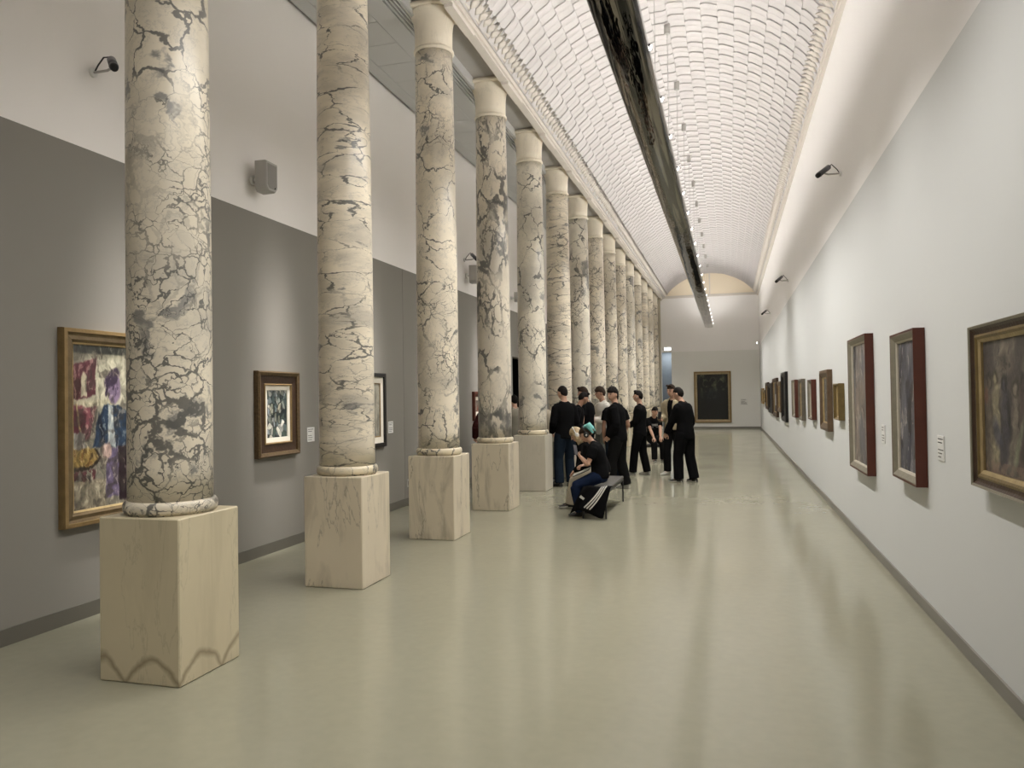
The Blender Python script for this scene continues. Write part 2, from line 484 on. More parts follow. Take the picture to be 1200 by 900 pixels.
# ------------------------------------------------------------------ vault: rows of staggered shallow plaster shingles
def build_vault():
    ncol = 20; P = 0.376
    us = np.array([0.0, 0.0, 0.04, 0.12, 0.26, 0.5, 0.74, 0.88, 0.96, 1.0, 1.0])
    ue = np.array([0.0, 1.0, 1.0, 1.0, 1.0, 1.0, 1.0, 1.0, 1.0, 1.0, 0.0])
    sk = np.array([-0.03] + [0.0] * 9 + [-0.03])
    # each shingle ends in a lip that overhangs the thin end of the one before it, leaving an open gap under the lip
    vs_ = np.array([0.15, 0.15, 0.0, -0.008, 0.03, 0.465, 0.472, 0.50, 1.0])
    vh = np.array([0.010, 0.0225, 0.0245, 0.029, 0.031, 0.0265, 0.024, 0.025, 0.0125])
    nper = int((YF - YB) / P) + 3
    V = []; Fc = []
    da = 2 * ASP / ncol
    base = 0
    for c in range(ncol):
        ph = (0.5 if c % 2 else 0.0) + 0.07 * math.sin(c * 1.7)
        vv = (np.arange(nper)[:, None] + vs_[None, :]).ravel() * P + YB - P * 1.5 + ph * P
        hh = np.tile(vh, nper)
        n = len(vv); m = len(us)
        left = c < ncol / 2
        if left: wp = -0.055 * np.clip((us - 0.66) / 0.34, 0, 1) ** 2
        else: wp = 0.055 * np.clip((0.34 - us) / 0.34, 0, 1) ** 2
        wp = wp + (us - 0.5) * (0.03 if left else 0.03)
        A = -ASP + (c + us) * da
        Y = np.clip(vv[:, None] + wp[None, :], YB, YF + 0.1)
        R = VR - hh[:, None] * ue[None, :] - sk[None, :]
        X = CX + R * np.sin(A)[None, :]
        Z = ZC0 + R * np.cos(A)[None, :]
        V.append(np.stack([X, Y, Z], -1).reshape(-1, 3))
        i, j = np.meshgrid(np.arange(n - 1), np.arange(m - 1), indexing='ij')
        a = base + i * m + j
        Fc.append(np.stack([a, a + 1, a + m + 1, a + m], -1).reshape(-1, 4))
        base += n * m
    # outer skin keeps light from leaking
    V = np.concatenate(V); Fc = np.concatenate(Fc)
    me = bpy.data.meshes.new('ceiling')
    me.vertices.add(len(V)); me.vertices.foreach_set('co', V.ravel().astype(np.float32))
    me.loops.add(Fc.size); me.loops.foreach_set('vertex_index', Fc.ravel().astype(np.int32))
    me.polygons.add(len(Fc))
    me.polygons.foreach_set('loop_start', np.arange(0, Fc.size, 4, dtype=np.int32))
    me.update(calc_edges=True)
    me.materials.append(M_plaster)
    link('ceiling', me, kind='structure')
build_vault()

def vpt(a, h, y):
    return (CX + (VR - h) * math.sin(a), y, ZC0 + (VR - h) * math.cos(a))

def leaf_cornice(name, side):
    """moulded edge of the vault: flat fascia, fillet, and a running row of curled leaves"""
    mb = MB()
    s = side
    xe = CX + s * HALF
    # fascia and fillets (profile swept along y)
    if s < 0:
        prof = [(xe - 0.16, 6.36), (xe - 0.16, 6.16), (xe - 0.045, 6.16), (xe - 0.045, 6.185), (xe - 0.015, 6.185), (xe - 0.015, ZSPR + 0.005), (xe + 0.035, ZSPR + 0.005), (xe + 0.05, ZSPR + 0.045), (xe + 0.02, ZSPR + 0.06), (xe - 0.05, 6.45)]
    else:
        prof = [(XR - 0.001, 6.15), (XR - 0.05, 6.16), (XR - 0.055, 6.20), (XR - 0.075, 6.205), (XR - 0.08, 6.245), (XR - 0.06, 6.285), (XR - 0.001, 6.33)]
    y0, y1 = YB, YF
    n = len(prof)
    mb.add([(x, y0, z) for x, z in prof] + [(x, y1, z) for x, z in prof], [(i, (i + 1) % n, n + (i + 1) % n, n + i) for i in range(n)])
    mb.smooth = True
    pitch = 0.16
    k = int((YF - 2.0) / pitch)
    for q in range(k):
        y = 2.0 + q * pitch
        a0 = s * (ASP - 0.030); a1 = s * (ASP - 0.085)
        p0 = Vector(vpt(a0, 0.03, y)); p1 = Vector(vpt((a0 + a1) / 2, 0.040, y + 0.055)); p2 = Vector(vpt(a1, 0.036, y + 0.10)); p3 = Vector(vpt(a1 * 1.03, 0.036, y + 0.15))
        v, f = tube([p0, p1, p2, p3], [(0.054, 0.016), (0.060, 0.020), (0.046, 0.018), (0.022, 0.01)], 8, (0, 1, 0))
        mb.add(v, f)
    if s < 0:
        mb.smooth = False
        for i in range(NCOL):
            yc = Y0 + i * DY
            mb.box(xe - 0.14, xe - 0.035, yc - 0.42, yc + 0.36, 6.115, 6.16)
    mb.build(name, M_cornice, kind='structure', fixnormals=True)
leaf_cornice('trim_3', -1)
leaf_cornice('trim_4', 1)

# ------------------------------------------------------------------ aisle ceiling
mb = MB()
ZA = 6.2
mb.box(XL + 0.055, -4.545, YB, YF, ZA, ZA + 0.04)
y = YB
while y < YF:
    mb.box(-4.54, -4.005, y, min(y + 0.565, YF), ZA, ZA + 0.03)
    y += 0.572
mb.box(-4.0, -3.735, YB, YF, ZA - 0.002, ZA + 0.04)
for i in range(4):
    x = -3.715 + i * 0.047
    mb.box(x, x + 0.021, YB, YF, ZA + 0.004, ZA + 0.03)
mb.box(-3.545, -3.525, YB, YF, ZA, 6.34)
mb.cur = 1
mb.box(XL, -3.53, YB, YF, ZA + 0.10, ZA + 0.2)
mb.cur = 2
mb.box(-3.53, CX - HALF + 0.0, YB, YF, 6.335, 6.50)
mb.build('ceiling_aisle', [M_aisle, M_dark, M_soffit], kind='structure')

# ------------------------------------------------------------------ columns
col_mats = [
    marble('marble_grey_breccia', scale=4.0, stretch=(1, 1, 1.1), tilt=(0.25, 0.35, 0), width=0.045, fine=1.0, patch=0.60, dens=0.50, zdens=0.20, warp=0.22),
    marble('marble_flat_banded', base=(0.70, 0.63, 0.50), scale=1.9, stretch=(1.1, 1.1, 3.4), width=0.030, fine=0.8, patch=0.64, dens=0.52, warp=0.22),
    marble('marble_cream_cracked', base=(0.74, 0.67, 0.54), scale=3.3, stretch=(1, 1, 1), tilt=(0.3, 0.2, 0), width=0.032, fine=0.9, patch=0.62, dens=0.49, warp=0.26),
    marble('marble_bold_grey', base=(0.66, 0.60, 0.49), scale=2.4, stretch=(1.25, 1.25, 0.72), tilt=(0.3, -0.4, 0), width=0.055, fine=0.9, patch=0.585, dens=0.50, warp=0.28, patchcol=(0.12, 0.12, 0.115)),
    marble('marble_pale_clouded', base=(0.71, 0.66, 0.55), scale=2.8, stretch=(1, 1, 0.85), tilt=(-0.4, 0.5, 0), width=0.036, fine=0.9, patch=0.60, dens=0.50, warp=0.27),
]
cap_mat = pedestal_mat('capital_stone', (0.83, 0.76, 0.63), 0.12)
ped_mats = [
    pedestal_mat('pedestal_plain_stone', (0.55, 0.485, 0.335), 0.22, stain=0.8, tilt=0.2),
    pedestal_mat('pedestal_veined_stone', (0.64, 0.565, 0.43), 0.55, tilt=0.45),
    pedestal_mat('pedestal_streaked_stone', (0.62, 0.55, 0.42), 0.7, tilt=-0.5),
    pedestal_mat('pedestal_white_stone', (0.56, 0.52, 0.43), 0.15, tilt=0.3),
]
ring_mat = marble('marble_base_ring', base=(0.68, 0.60, 0.44), scale=5, width=0.05, fine=0.3, patch=0.7, dens=0.6)
PW = 0.2815
HP = 0.969
def column_meshes():
    d = {}
    mb = MB(); mb.bevbox(-PW, PW, -PW, PW, 0.001, HP, 0.007); d['pedestal'] = mb
    mb = MB(); mb.smooth = True
    mb.lathe([(0.255, HP + 0.0005), (0.257, HP + 0.011), (0.266, HP + 0.013), (0.272, HP + 0.026), (0.274, HP + 0.045), (0.271, HP + 0.064), (0.262, HP + 0.078), (0.250, HP + 0.083)], 64); d['base_ring'] = mb
    mb = MB(); mb.smooth = True
    z0, z1 = HP + 0.083, 5.775
    prof = []
    for i in range(25):
        t = i / 24
        prof.append((0.2475 - 0.003 * t - 0.0215 * max(0, (t - 0.35) / 0.65) ** 1.6, z0 + (z1 - z0) * t))
    mb.lathe(prof, 64); d['shaft'] = mb
    mb = MB(); mb.smooth = True
    mb.lathe([(0.222, 5.775), (0.236, 5.779), (0.243, 5.79), (0.244, 5.802), (0.240, 5.815), (0.228, 5.822)], 64); d['neck_ring'] = mb
    mb = MB(); mb.smooth = True
    mb.lathe([(0.226, 5.822), (0.2265, 5.95), (0.229, 6.05), (0.236, 6.12), (0.249, 6.175), (0.268, 6.215), (0.284, 6.238), (0.288, 6.25), (0.286, 6.262)], 64); d['capital'] = mb
    mb = MB(); mb.bevbox(-0.302, 0.302, -0.302, 0.302, 6.262, 6.308, 0.012); mb.box(-0.26, 0.26, -0.26, 0.26, 6.308, 6.334); d['abacus'] = mb
    return d
cm = column_meshes()
col_labels = [
    'nearest marble column, grey breccia veins above a plain cream pedestal with brown stains at the floor',
    'second marble column from the front, flat banded veins, pedestal with a long dark diagonal crack',
    'third marble column from the front, cream with fine cracked veins, its capital just inside the photo',
    'fourth marble column from the front, bold dark grey patches on a streaked pedestal',
    'fifth marble column from the front, pale clouded shaft on a whiter plain pedestal',
    'sixth marble column from the front, banded shaft beside the man in black seen from behind',
    'seventh marble column from the front, rising behind the black haired men at the left of the group',
    'eighth marble column from the front, rising just behind the tall man in the black jacket',
    'ninth marble column from the front, seen narrow above the standing group',
    'tenth marble column from the front, seen as a narrow strip in the row',
    'eleventh marble column from the front, fifth from the far end of the row',
    'twelfth marble column from the front, fourth from the far end of the row',
    'thirteenth marble column from the front, third from the far end of the row',
    'fourteenth marble column from the front, last but one in the row',
    'fifteenth and farthest marble column, the last of the row beside the far wall',
]
meshes_c = {}
for i in range(NCOL):
    e = empty('marble_column', (XCOL, Y0 + i * DY, 0), 0, col_labels[i], 'column', 'marble columns along the hall')
    sm = col_mats[[0, 1, 2, 3, 4, 1, 4, 2, 0, 2, 4, 0, 1, 2, 0][i]]
    pm = ped_mats[[0, 1, 2, 2, 3, 3, 1, 2, 3, 1, 2, 3, 1, 2, 3][i]]
    mm = dict(pedestal=pm, base_ring=ring_mat if i else sm, shaft=sm, neck_ring=cap_mat, capital=cap_mat, abacus=cap_mat)
    for k in ('pedestal', 'base_ring', 'shaft', 'neck_ring', 'capital', 'abacus'):
        key = (k, mm[k].name)
        if key not in meshes_c:
            o = cm[k].build(k, mm[k], e)
            meshes_c[key] = o.data
        else:
            o = link(k, meshes_c[key], e)

# ------------------------------------------------------------------ hanging linear light
BX0, BX1, BZ = -0.963, -0.600, 4.55
BY0, BY1 = -3.0, 35.0
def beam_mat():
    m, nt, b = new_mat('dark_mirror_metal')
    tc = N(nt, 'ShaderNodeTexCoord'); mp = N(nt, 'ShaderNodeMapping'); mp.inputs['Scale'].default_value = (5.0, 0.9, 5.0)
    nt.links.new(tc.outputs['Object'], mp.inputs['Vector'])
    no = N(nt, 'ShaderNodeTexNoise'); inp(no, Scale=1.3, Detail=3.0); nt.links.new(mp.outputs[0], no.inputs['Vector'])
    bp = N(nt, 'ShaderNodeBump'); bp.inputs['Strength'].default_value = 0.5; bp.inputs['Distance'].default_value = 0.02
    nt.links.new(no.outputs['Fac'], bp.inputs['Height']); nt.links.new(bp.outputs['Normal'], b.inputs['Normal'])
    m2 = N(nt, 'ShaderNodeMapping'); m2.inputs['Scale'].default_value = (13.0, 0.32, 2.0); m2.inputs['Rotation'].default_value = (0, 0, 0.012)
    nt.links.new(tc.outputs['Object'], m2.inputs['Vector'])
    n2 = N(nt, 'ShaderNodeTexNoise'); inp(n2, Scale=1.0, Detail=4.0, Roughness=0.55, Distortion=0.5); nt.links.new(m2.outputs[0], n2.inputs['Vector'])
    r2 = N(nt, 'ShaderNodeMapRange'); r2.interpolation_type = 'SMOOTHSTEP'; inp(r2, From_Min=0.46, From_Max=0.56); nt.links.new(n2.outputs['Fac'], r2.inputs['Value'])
    c2 = N(nt, 'ShaderNodeMix', data_type='RGBA'); c2.inputs[6].default_value = (0.012, 0.011, 0.010, 1); c2.inputs[7].default_value = (0.21, 0.19, 0.165, 1)  # dark streaks of mirrored surroundings painted into the metal colour
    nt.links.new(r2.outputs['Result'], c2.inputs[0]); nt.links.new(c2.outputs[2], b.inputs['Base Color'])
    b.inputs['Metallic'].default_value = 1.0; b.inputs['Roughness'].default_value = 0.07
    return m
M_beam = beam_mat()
def emit(name, col, st):
    m, nt, b = new_mat(name)
    b.inputs['Base Color'].default_value = (0.8, 0.8, 0.8, 1)
    b.inputs['Emission Color'].default_value = col
    b.inputs['Emission Strength'].default_value = st
    return m
M_led = emit('led_strip_glow', (1.0, 0.93, 0.84, 1), 6.0)
M_sign = emit('exit_sign_glow', (1.0, 1.0, 0.96, 1), 3.0)
M_lampglow = emit('lamp_face_glow', (1.0, 0.96, 0.9, 1), 8.0)
bm_ = empty('linear_pendant_light', (CX, 16.0, BZ), 0, 'long dark mirrored linear light hanging below the middle of the vault', 'pendant light')
hw = (BX1 - BX0) / 2
mb = MB(); mb.smooth = True
nseg = 14; prof = []
for i in range(nseg + 1):
    a = PI * (i / nseg)
    prof.append((-hw * math.cos(a), 0.045 - 0.045 * math.sin(a) ** 0.8))
prof = [(-hw, 0.10)] + prof + [(hw, 0.10)] + [(hw - 0.012, 0.10), (hw - 0.012, 0.06), (-hw + 0.012, 0.06), (-hw + 0.012, 0.10)]
n = len(prof)
ys = np.linspace(BY0 - 16, BY1 - 16, 20)
vs = [(x, y, z) for y in ys for x, z in prof]
fs = [(q * n + i, q * n + (i + 1) % n, (q + 1) * n + (i + 1) % n, (q + 1) * n + i) for q in range(len(ys) - 1) for i in range(n)]
fs += [tuple(range(n)), tuple(range((len(ys) - 1) * n, len(ys) * n))[::-1]]
mb.add(vs, fs)
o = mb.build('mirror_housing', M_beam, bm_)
mb = MB(); mb.box(-hw + 0.05, hw - 0.05, BY0 - 15.9, BY1 - 16.1, 0.0605, 0.075)
mb.build('light_strip', M_led, bm_)
for k in range(-1, 11):
    y = 11.88 + 2.257 * k
    mb = MB(); mb.tube([(-0.02, y - 16, 0.07), (-0.02, y - 16, 2.66)], 0.0035, 6, (1, 0, 0))
    cb = mb.build('suspension_cable', plain('cable_steel', (0.45, 0.45, 0.44, 1), 0.4) if k == -1 else bpy.data.materials['cable_steel'], bm_)
    mb = MB(); mb.smooth = True; mb.lathe([(0.040, 2.60), (0.046, 2.604), (0.046, 2.755), (0.040, 2.76)], 20, (-0.02, y - 16, 0))
    mb.build('cable_canopy', M_plastic, cb)
# small adjustable heads along its right edge
HEADS = [6.68, 7.89, 9.07, 10.4, 11.7, 13.0, 14.3, 15.7, 17.1, 18.5, 19.9, 21.3, 22.7, 24.1, 25.5, 26.9, 28.3, 29.7, 31.1, 32.5, 33.9]
for i, y in enumerate(HEADS):
    mb = MB(); mb.smooth = True
    v, f = tube([(hw - 0.05, y - 16, 0.12), (hw + 0.004, y - 16, 0.095)], [(0.026, 0.026), (0.03, 0.03)], 14, (0, 1, 0), 0.05)
    mb.add(v, f)
    h = mb.build('spotlight_head', M_black, bm_)
    mb = MB(); mb.smooth = True
    v, f = tube([(hw + 0.005, y - 16, 0.0945), (hw + 0.012, y - 16, 0.091)], [(0.024, 0.024), (0.022, 0.022)], 14, (0, 1, 0), 0.05)
    mb.add(v, f)
    mb.build('lens', M_lampglow, h)

# ------------------------------------------------------------------ pictures
def vn(x, y, seed=0):
    rs = np.random.RandomState(seed); T = rs.rand(64, 64)
    xi = np.floor(x).astype(int); yi = np.floor(y).astype(int); fx = x - xi; fy = y - yi
    fx = fx * fx * (3 - 2 * fx); fy = fy * fy * (3 - 2 * fy)
    a = T[xi % 64, yi % 64]; b = T[(xi + 1) % 64, yi % 64]; c = T[xi % 64, (yi + 1) % 64]; d = T[(xi + 1) % 64, (yi + 1) % 64]
    return (a * (1 - fx) + b * fx) * (1 - fy) + (c * (1 - fx) + d * fx) * fy
def fbm(x, y, seed=0, o=4):
    s = 0; a = 0.5; t = 0
    for i in range(o):
        s = s + a * vn(x * 2 ** i, y * 2 ** i, seed + i); t += a; a *= 0.5
    return s / t
def mixc(c, col, m):
    m = np.clip(m, 0, 1)[..., None]
    return c * (1 - m) + np.array(col)[None, None, :] / 255 * m
def ell(u, v, cu, cv, ru, rv, soft=0.15, rot=0.0):
    du, dv = u - cu, v - cv
    c, s = math.cos(rot), math.sin(rot)
    q = np.sqrt(((du * c + dv * s) / ru) ** 2 + ((-du * s + dv * c) / rv) ** 2)
    return np.clip((1 - q) / soft + 0.5, 0, 1)
def rect(u, v, u0, u1, v0, v1, w=0.0, soft=0.012):
    return np.clip(np.minimum(np.minimum(u - u0, u1 - u), np.minimum(v - v0, v1 - v)) / soft + 0.5, 0, 1)
def quad(u, v, pts, soft=0.012):
    """convex polygon, counter-clockwise"""
    d = 1e9
    k = len(pts)
    for i in range(k):
        (x0, y0), (x1, y1) = pts[i], pts[(i + 1) % k]
        L = math.hypot(x1 - x0, y1 - y0)
        d = np.minimum(d, ((x1 - x0) * (v - y0) - (y1 - y0) * (u - x0)) / L)
    return np.clip(d / soft + 0.5, 0, 1)

M_paint = None
def paint_mat():
    global M_paint
    m, nt, b = new_mat('oil_paint')
    a = N(nt, 'ShaderNodeAttribute'); a.attribute_name = 'paint'
    tc = N(nt, 'ShaderNodeTexCoord')
    no = N(nt, 'ShaderNodeTexNoise'); inp(no, Scale=40.0, Detail=4.0); nt.links.new(tc.outputs['Object'], no.inputs['Vector'])
    bp = N(nt, 'ShaderNodeBump'); bp.inputs['Strength'].default_value = 0.25; bp.inputs['Distance'].default_value = 0.005
    nt.links.new(no.outputs['Fac'], bp.inputs['Height']); nt.links.new(bp.outputs['Normal'], b.inputs['Normal'])
    nt.links.new(a.outputs['Color'], b.inputs['Base Color'])
    b.inputs['Roughness'].default_value = 0.42
    M_paint = m
paint_mat()

def canvas(w, h, depth, fn, parent, res=140):
    nx = max(8, int(res * w / max(w, h))); ny = max(8, int(res * h / max(w, h)))
    u, v = np.meshgrid((np.arange(nx) + 0.5) / nx, (np.arange(ny) + 0.5) / ny)
    uu, vv = np.meshgrid(np.linspace(0, 1, nx + 1), np.linspace(0, 1, ny + 1))
    rgb = fn(u, v)
    verts = np.stack([(uu - 0.5) * w, np.full_like(uu, -depth), (vv - 0.5) * h], -1).reshape(-1, 3)
    i, j = np.meshgrid(np.arange(ny), np.arange(nx), indexing='ij')
    a = i * (nx + 1) + j
    F = np.stack([a, a + 1, a + nx + 2, a + nx + 1], -1).reshape(-1, 4)
    nf = len(F)
    # closed thin board: back and sides
    V = [tuple(p) for p in verts]; faces = [tuple(int(q) for q in f) for f in F]
    b0 = len(V)
    V += [(-w / 2, -depth + 0.012, -h / 2), (w / 2, -depth + 0.012, -h / 2), (w / 2, -depth + 0.012, h / 2), (-w / 2, -depth + 0.012, h / 2)]
    faces.append((b0, b0 + 3, b0 + 2, b0 + 1))
    me = bpy.data.meshes.new('canvas')
    me.from_pydata(V, [], faces)
    ca = me.color_attributes.new('paint', 'FLOAT_COLOR', 'CORNER')
    arr = np.ones((len(me.loops), 4), np.float32) * 0.05
    c = np.clip(rgb, 0, 1).reshape(-1, 3)
    c = np.where(c <= 0.04045, c / 12.92, ((c + 0.055) / 1.055) ** 2.4)
    arr[:nf * 4, :3] = np.repeat(c, 4, axis=0)
    ca.data.foreach_set('color', arr.ravel())
    me.materials.append(M_paint)
    return link('canvas', me, parent)

def frame_part(name, w, h, prof, mat, parent, segments=None):
    """mitred moulding: prof = (inset from outer edge, distance out from the wall), closed loop back to the first"""
    mb = MB()
    k = len(prof)
    vs = []
    for ins, d in prof:
        a, b = w / 2 - ins, h / 2 - ins
        vs += [(-a, -d, -b), (a, -d, -b), (a, -d, b), (-a, -d, b)]
    fs = []
    for q in range(k):
        r = (q + 1) % k
        for i in range(4):
            j = (i + 1) % 4
            fs.append((q * 4 + i, q * 4 + j, r * 4 + j, r * 4 + i))
    mb.add(vs, fs)
    return mb.build(name, mat, parent)

def gilt(name, col, rough=0.45, metal=0.35, var=0.35, vscale=14):
    return plain(name, col, rough=rough, metal=metal, var=var, vscale=vscale, bump=0.25, bscale=45)
M_gold = gilt('old_gilt', (0.25, 0.17, 0.075, 1))
M_goldlight = gilt('bright_gilt', (0.45, 0.34, 0.17, 1))
M_brownwood = gilt('dark_brown_wood', (0.045, 0.024, 0.013, 1), metal=0.0)
M_redwood = plain('red_brown_wood', (0.085, 0.022, 0.012, 1), rough=0.45, var=0.2, vscale=8)
M_silver = gilt('silver_grey_moulding', (0.23, 0.21, 0.16, 1), metal=0.2, var=0.2)
M_mat = plain('cream_mount', (0.74, 0.70, 0.60, 1), rough=0.8)
M_blackframe = plain('black_frame', (0.01, 0.009, 0.009, 1), rough=0.4)
M_olive = gilt('olive_gilt', (0.17, 0.12, 0.045, 1))

def picture(loc, rot, w, h, layers, art, label, group='framed paintings in the hall', name='framed_picture', res=140):
    """layers: list of (part name, inset0, inset1, [(t, depth)...], material): mouldings from outside in"""
    e = empty(name, loc, rot, label, 'painting', group)
    ins = 0
    for (pn, i0, i1, dep, mat) in layers:
        prof = [(i0, 0.002)] + [(i0 + (i1 - i0) * t, d) for t, d in dep] + [(i1, 0.002)]
        frame_part(pn, w - 0, h - 0, prof, mat, e)
        ins = i1
    last = layers[-1][3][-1][1]
    canvas(w - 2 * ins - 0.002, h - 2 * ins - 0.002, max(0.014, last - 0.012), art, e, res)
    return e

# art (generic stand-ins, colours of the photograph)
def art_market(u, v):
    u = u * 1.62
    n = fbm(u * 9, v * 12, 3); n2 = fbm(u * 30, v * 14, 9)
    c = np.zeros(u.shape + (3,)); c = mixc(c, (150, 142, 118), np.ones_like(u))
    c = mixc(c, (205, 198, 160), ell(u, v, .55, .78, .42, .22, .5))
    c = mixc(c, (90, 92, 84), rect(u, v, -1, 2, .95, 2))
    w = u + (n - .5) * .05; z = v + (n2 - .5) * .03
    c = mixc(c, (122, 48, 62), quad(w, z, [(-.1, .63), (.33, .70), (.36, .93), (-.1, .86)]))
    c = mixc(c, (96, 40, 40), quad(w, z, [(-.1, .64), (.12, .68), (.13, .80), (-.1, .80)]))
    c = mixc(c, (220, 205, 160), quad(w, z, [(.13, .68), (.22, .69), (.22, .80), (.17, .84), (.13, .80)]))
    c = mixc(c, (205, 195, 150), rect(w, z, .0, .6, .62, .665))
    c = mixc(c, (165, 75, 88), quad(w, z, [(-.1, .43), (.25, .42), (.36, .62), (-.1, .63)]))
    c = mixc(c, (118, 34, 52), quad(w, z, [(.0, .44), (.16, .44), (.2, .58), (.0, .6)]))
    c = mixc(c, (190, 150, 80), rect(w + v * .3 - .1, z, .14, .17, .42, .64))
    c = mixc(c, (170, 165, 150), quad(w, z, [(.0, .36), (.2, .37), (.18, .46), (.0, .47)]))
    c = mixc(c, (60, 45, 30), quad(w, z, [(-.1, .22), (.30, .24), (.44, .31), (.36, .36), (-.1, .36)]))
    yy = fbm(u * 28, v * 40, 21)
    c = mixc(c, (206, 160, 52), quad(w, z, [(-.1, .25), (.28, .26), (.40, .31), (.30, .37), (-.1, .36)]) * (.55 + .6 * yy))
    c = mixc(c, (150, 100, 30), quad(w, z, [(-.1, .25), (.28, .26), (.40, .31), (.30, .37), (-.1, .36)]) * (yy > .58))
    c = mixc(c, (120, 55, 60), rect(w, z, .0, .34, .17, .23) * (fbm(u * 18, v * 20, 33) > .45))
    c = mixc(c, (165, 150, 115), rect(w, z, -.1, .5, -.1, .17) * .8)
    # figure
    c = mixc(c, (118, 98, 142), quad(w, z, [(.50, .05), (.84, .05), (.78, .36), (.52, .36)]))
    c = mixc(c, (48, 24, 36), quad(w, z, [(.72, .02), (.9, .02), (.84, .42), (.7, .40)]))
    c = mixc(c, (32, 62, 98), quad(w, z, [(.30, .37), (.92, .36), (.86, .58), (.72, .63), (.48, .63), (.38, .54)]))
    c = mixc(c, (20, 34, 60), ell(w, z, .44, .47, .03, .12, .4, .4))
    c = mixc(c, (205, 215, 205), quad(w, z, [(.54, .38), (.66, .36), (.62, .62), (.54, .64)]) * (.6 + .5 * n2))
    c = mixc(c, (226, 180, 160), ell(w, z, .52, .34, .08, .055, .3))
    c = mixc(c, (148, 118, 158), ell(w, z, .645, .735, .10, .095, .2))
    c = mixc(c, (68, 46, 80), ell(w, z, .60, .80, .13, .05, .3, .3))
    c = mixc(c, (66, 44, 78), ell(w, z, .53, .74, .025, .06, .3, -.2))
    c = mixc(c, (84, 60, 96), ell(w, z, .62, .74, .012, .012, .4)); c = mixc(c, (84, 60, 96), ell(w, z, .69, .74, .012, .012, .4))
    c = mixc(c, (110, 84, 126), ell(w, z, .66, .71, .010, .03, .4))
    st = fbm(u * 34 + n * 6, v * 22, 41); s2 = fbm(u * 9, v * 14 + n, 47)
    g = c.mean(-1, keepdims=True)
    c = g + (c - g) * .66
    c = mixc(c, (70, 62, 56), np.clip((s2 - .56) * 5, 0, .55))
    c = mixc(c, (200, 192, 168), np.clip((st - .64) * 6, 0, .35))
    return c * (0.50 + 0.62 * st)[..., None]

def art_cubist(u, v):
    rs = np.random.RandomState(5)
    k = 60
    px, py = rs.rand(k), rs.rand(k)
    d = np.sqrt(((u[..., None] - px) * 1.5) ** 2 + ((v[..., None] - py) * 1.9) ** 2) + 0.04 * np.sin(12 * u + 9 * v)[..., None]
    o = np.sort(d, -1); idx = np.argmin(d, -1)
    pal = np.array([(58, 72, 72), (150, 152, 146), (96, 108, 108), (36, 46, 48), (190, 188, 176), (120, 126, 118), (70, 84, 78), (138, 146, 150), (165, 160, 148)]) / 255
    c = pal[rs.randint(0, len(pal), k)][idx]
    e = np.clip(1 - (o[..., 1] - o[..., 0]) / 0.025, 0, 1)
    c = mixc(c, (18, 20, 20), e * .85)
    for cu, cv, ru, rv, rot in ((.36, .83, .10, .16, .1), (.62, .84, .09, .15, -.1), (.28, .6, .13, .14, .2), (.68, .62, .13, .13, -.2), (.45, .42, .08, .12, 0), (.62, .38, .08, .1, 0)):
        a = ell(u, v, cu, cv, ru, rv, .12, rot); b = ell(u, v, cu, cv, ru * .82, rv * .86, .12, rot)
        c = mixc(c, (20, 24, 24), (a - b)); c = mixc(c, (74, 92, 88) if cv > .7 else (150, 148, 126), b * .55 * (u < cu + .03))
        c = mixc(c, (24, 30, 30), b * .75 * (u > cu + .04))
    c = mixc(c, (210, 208, 198), quad(u + .05 * np.sin(v * 20), v, [(.66, .2), (.9, .32), (.84, .38), (.62, .24)]))
    return c * (.78 + .45 * fbm(u * 12, v * 18, 8))[..., None]

def art_figures(u, v):
    n = fbm(u * 5, v * 9, 11); st = fbm(u * 30 + n * 5, v * 22 + n * 3, 12); s2 = fbm(u * 12, v * 5, 15)
    c = np.zeros(u.shape + (3,)); c = mixc(c, (70, 64, 62), np.ones_like(u))
    c = mixc(c, (104, 98, 88), np.clip((fbm(u * 18 + n, v * 3, 14) - .5) * 5, 0, 1) * (v > .4))
    w = u + (n - .5) * .07; z = v + (s2 - .5) * .05
    rs = np.random.RandomState(3)
    cols = [(96, 88, 78), (140, 132, 108), (60, 58, 66), (118, 110, 98), (74, 60, 58), (126, 118, 92), (66, 66, 78), (104, 92, 78)]
    for i, col in enumerate(cols):           # bowed, cloaked figures crowding together
        cu = .07 + i * .125 + rs.rand() * .02; top = .60 + .13 * rs.rand(); wd = .10 + .03 * rs.rand(); ln = (rs.rand() - .5) * .10
        c = mixc(c, col, quad(w, z, [(cu - wd, .03), (cu + wd, .03), (cu + .055 + ln, top - .08), (cu + .015 + ln, top + .02), (cu - .04 + ln, top - .01)], .05) * (.62 + .38 * st))
        c = mixc(c, tuple(q * .45 for q in col), ell(w, z, cu + ln, top + .015, .045, .065, .5) * .9)
        c = mixc(c, tuple(q * 1.12 for q in col), ell(w, z, cu - .006 + ln, top, .024, .042, .6) * .75)
        c = mixc(c, tuple(q * .4 for q in col), ell(w, z, cu + .06, .32, .022, .24, .7, .12) * .7)
    c = mixc(c, (40, 44, 72), ell(w, z, .20, .30, .05, .12, .7, .4) * .55)
    c = mixc(c, (134, 126, 108), ell(w, z, .32, .86, .11, .12, .6) * .55 * (st > .42))
    c = mixc(c, (60, 54, 50), ell(w, z, .32, .84, .06, .07, .6) * .6)
    c = mixc(c, (128, 138, 112), ell(w, z, .50, .24, .03, .20, .7, -.3) * .6)
    c = mixc(c, (116, 78, 64), ell(w, z, .03, .58, .03, .06, .7) * .6)
    c = mixc(c, (112, 94, 84), (v < .09) * (st > .5) * .7)
    return c * (.74 + .5 * st)[..., None]

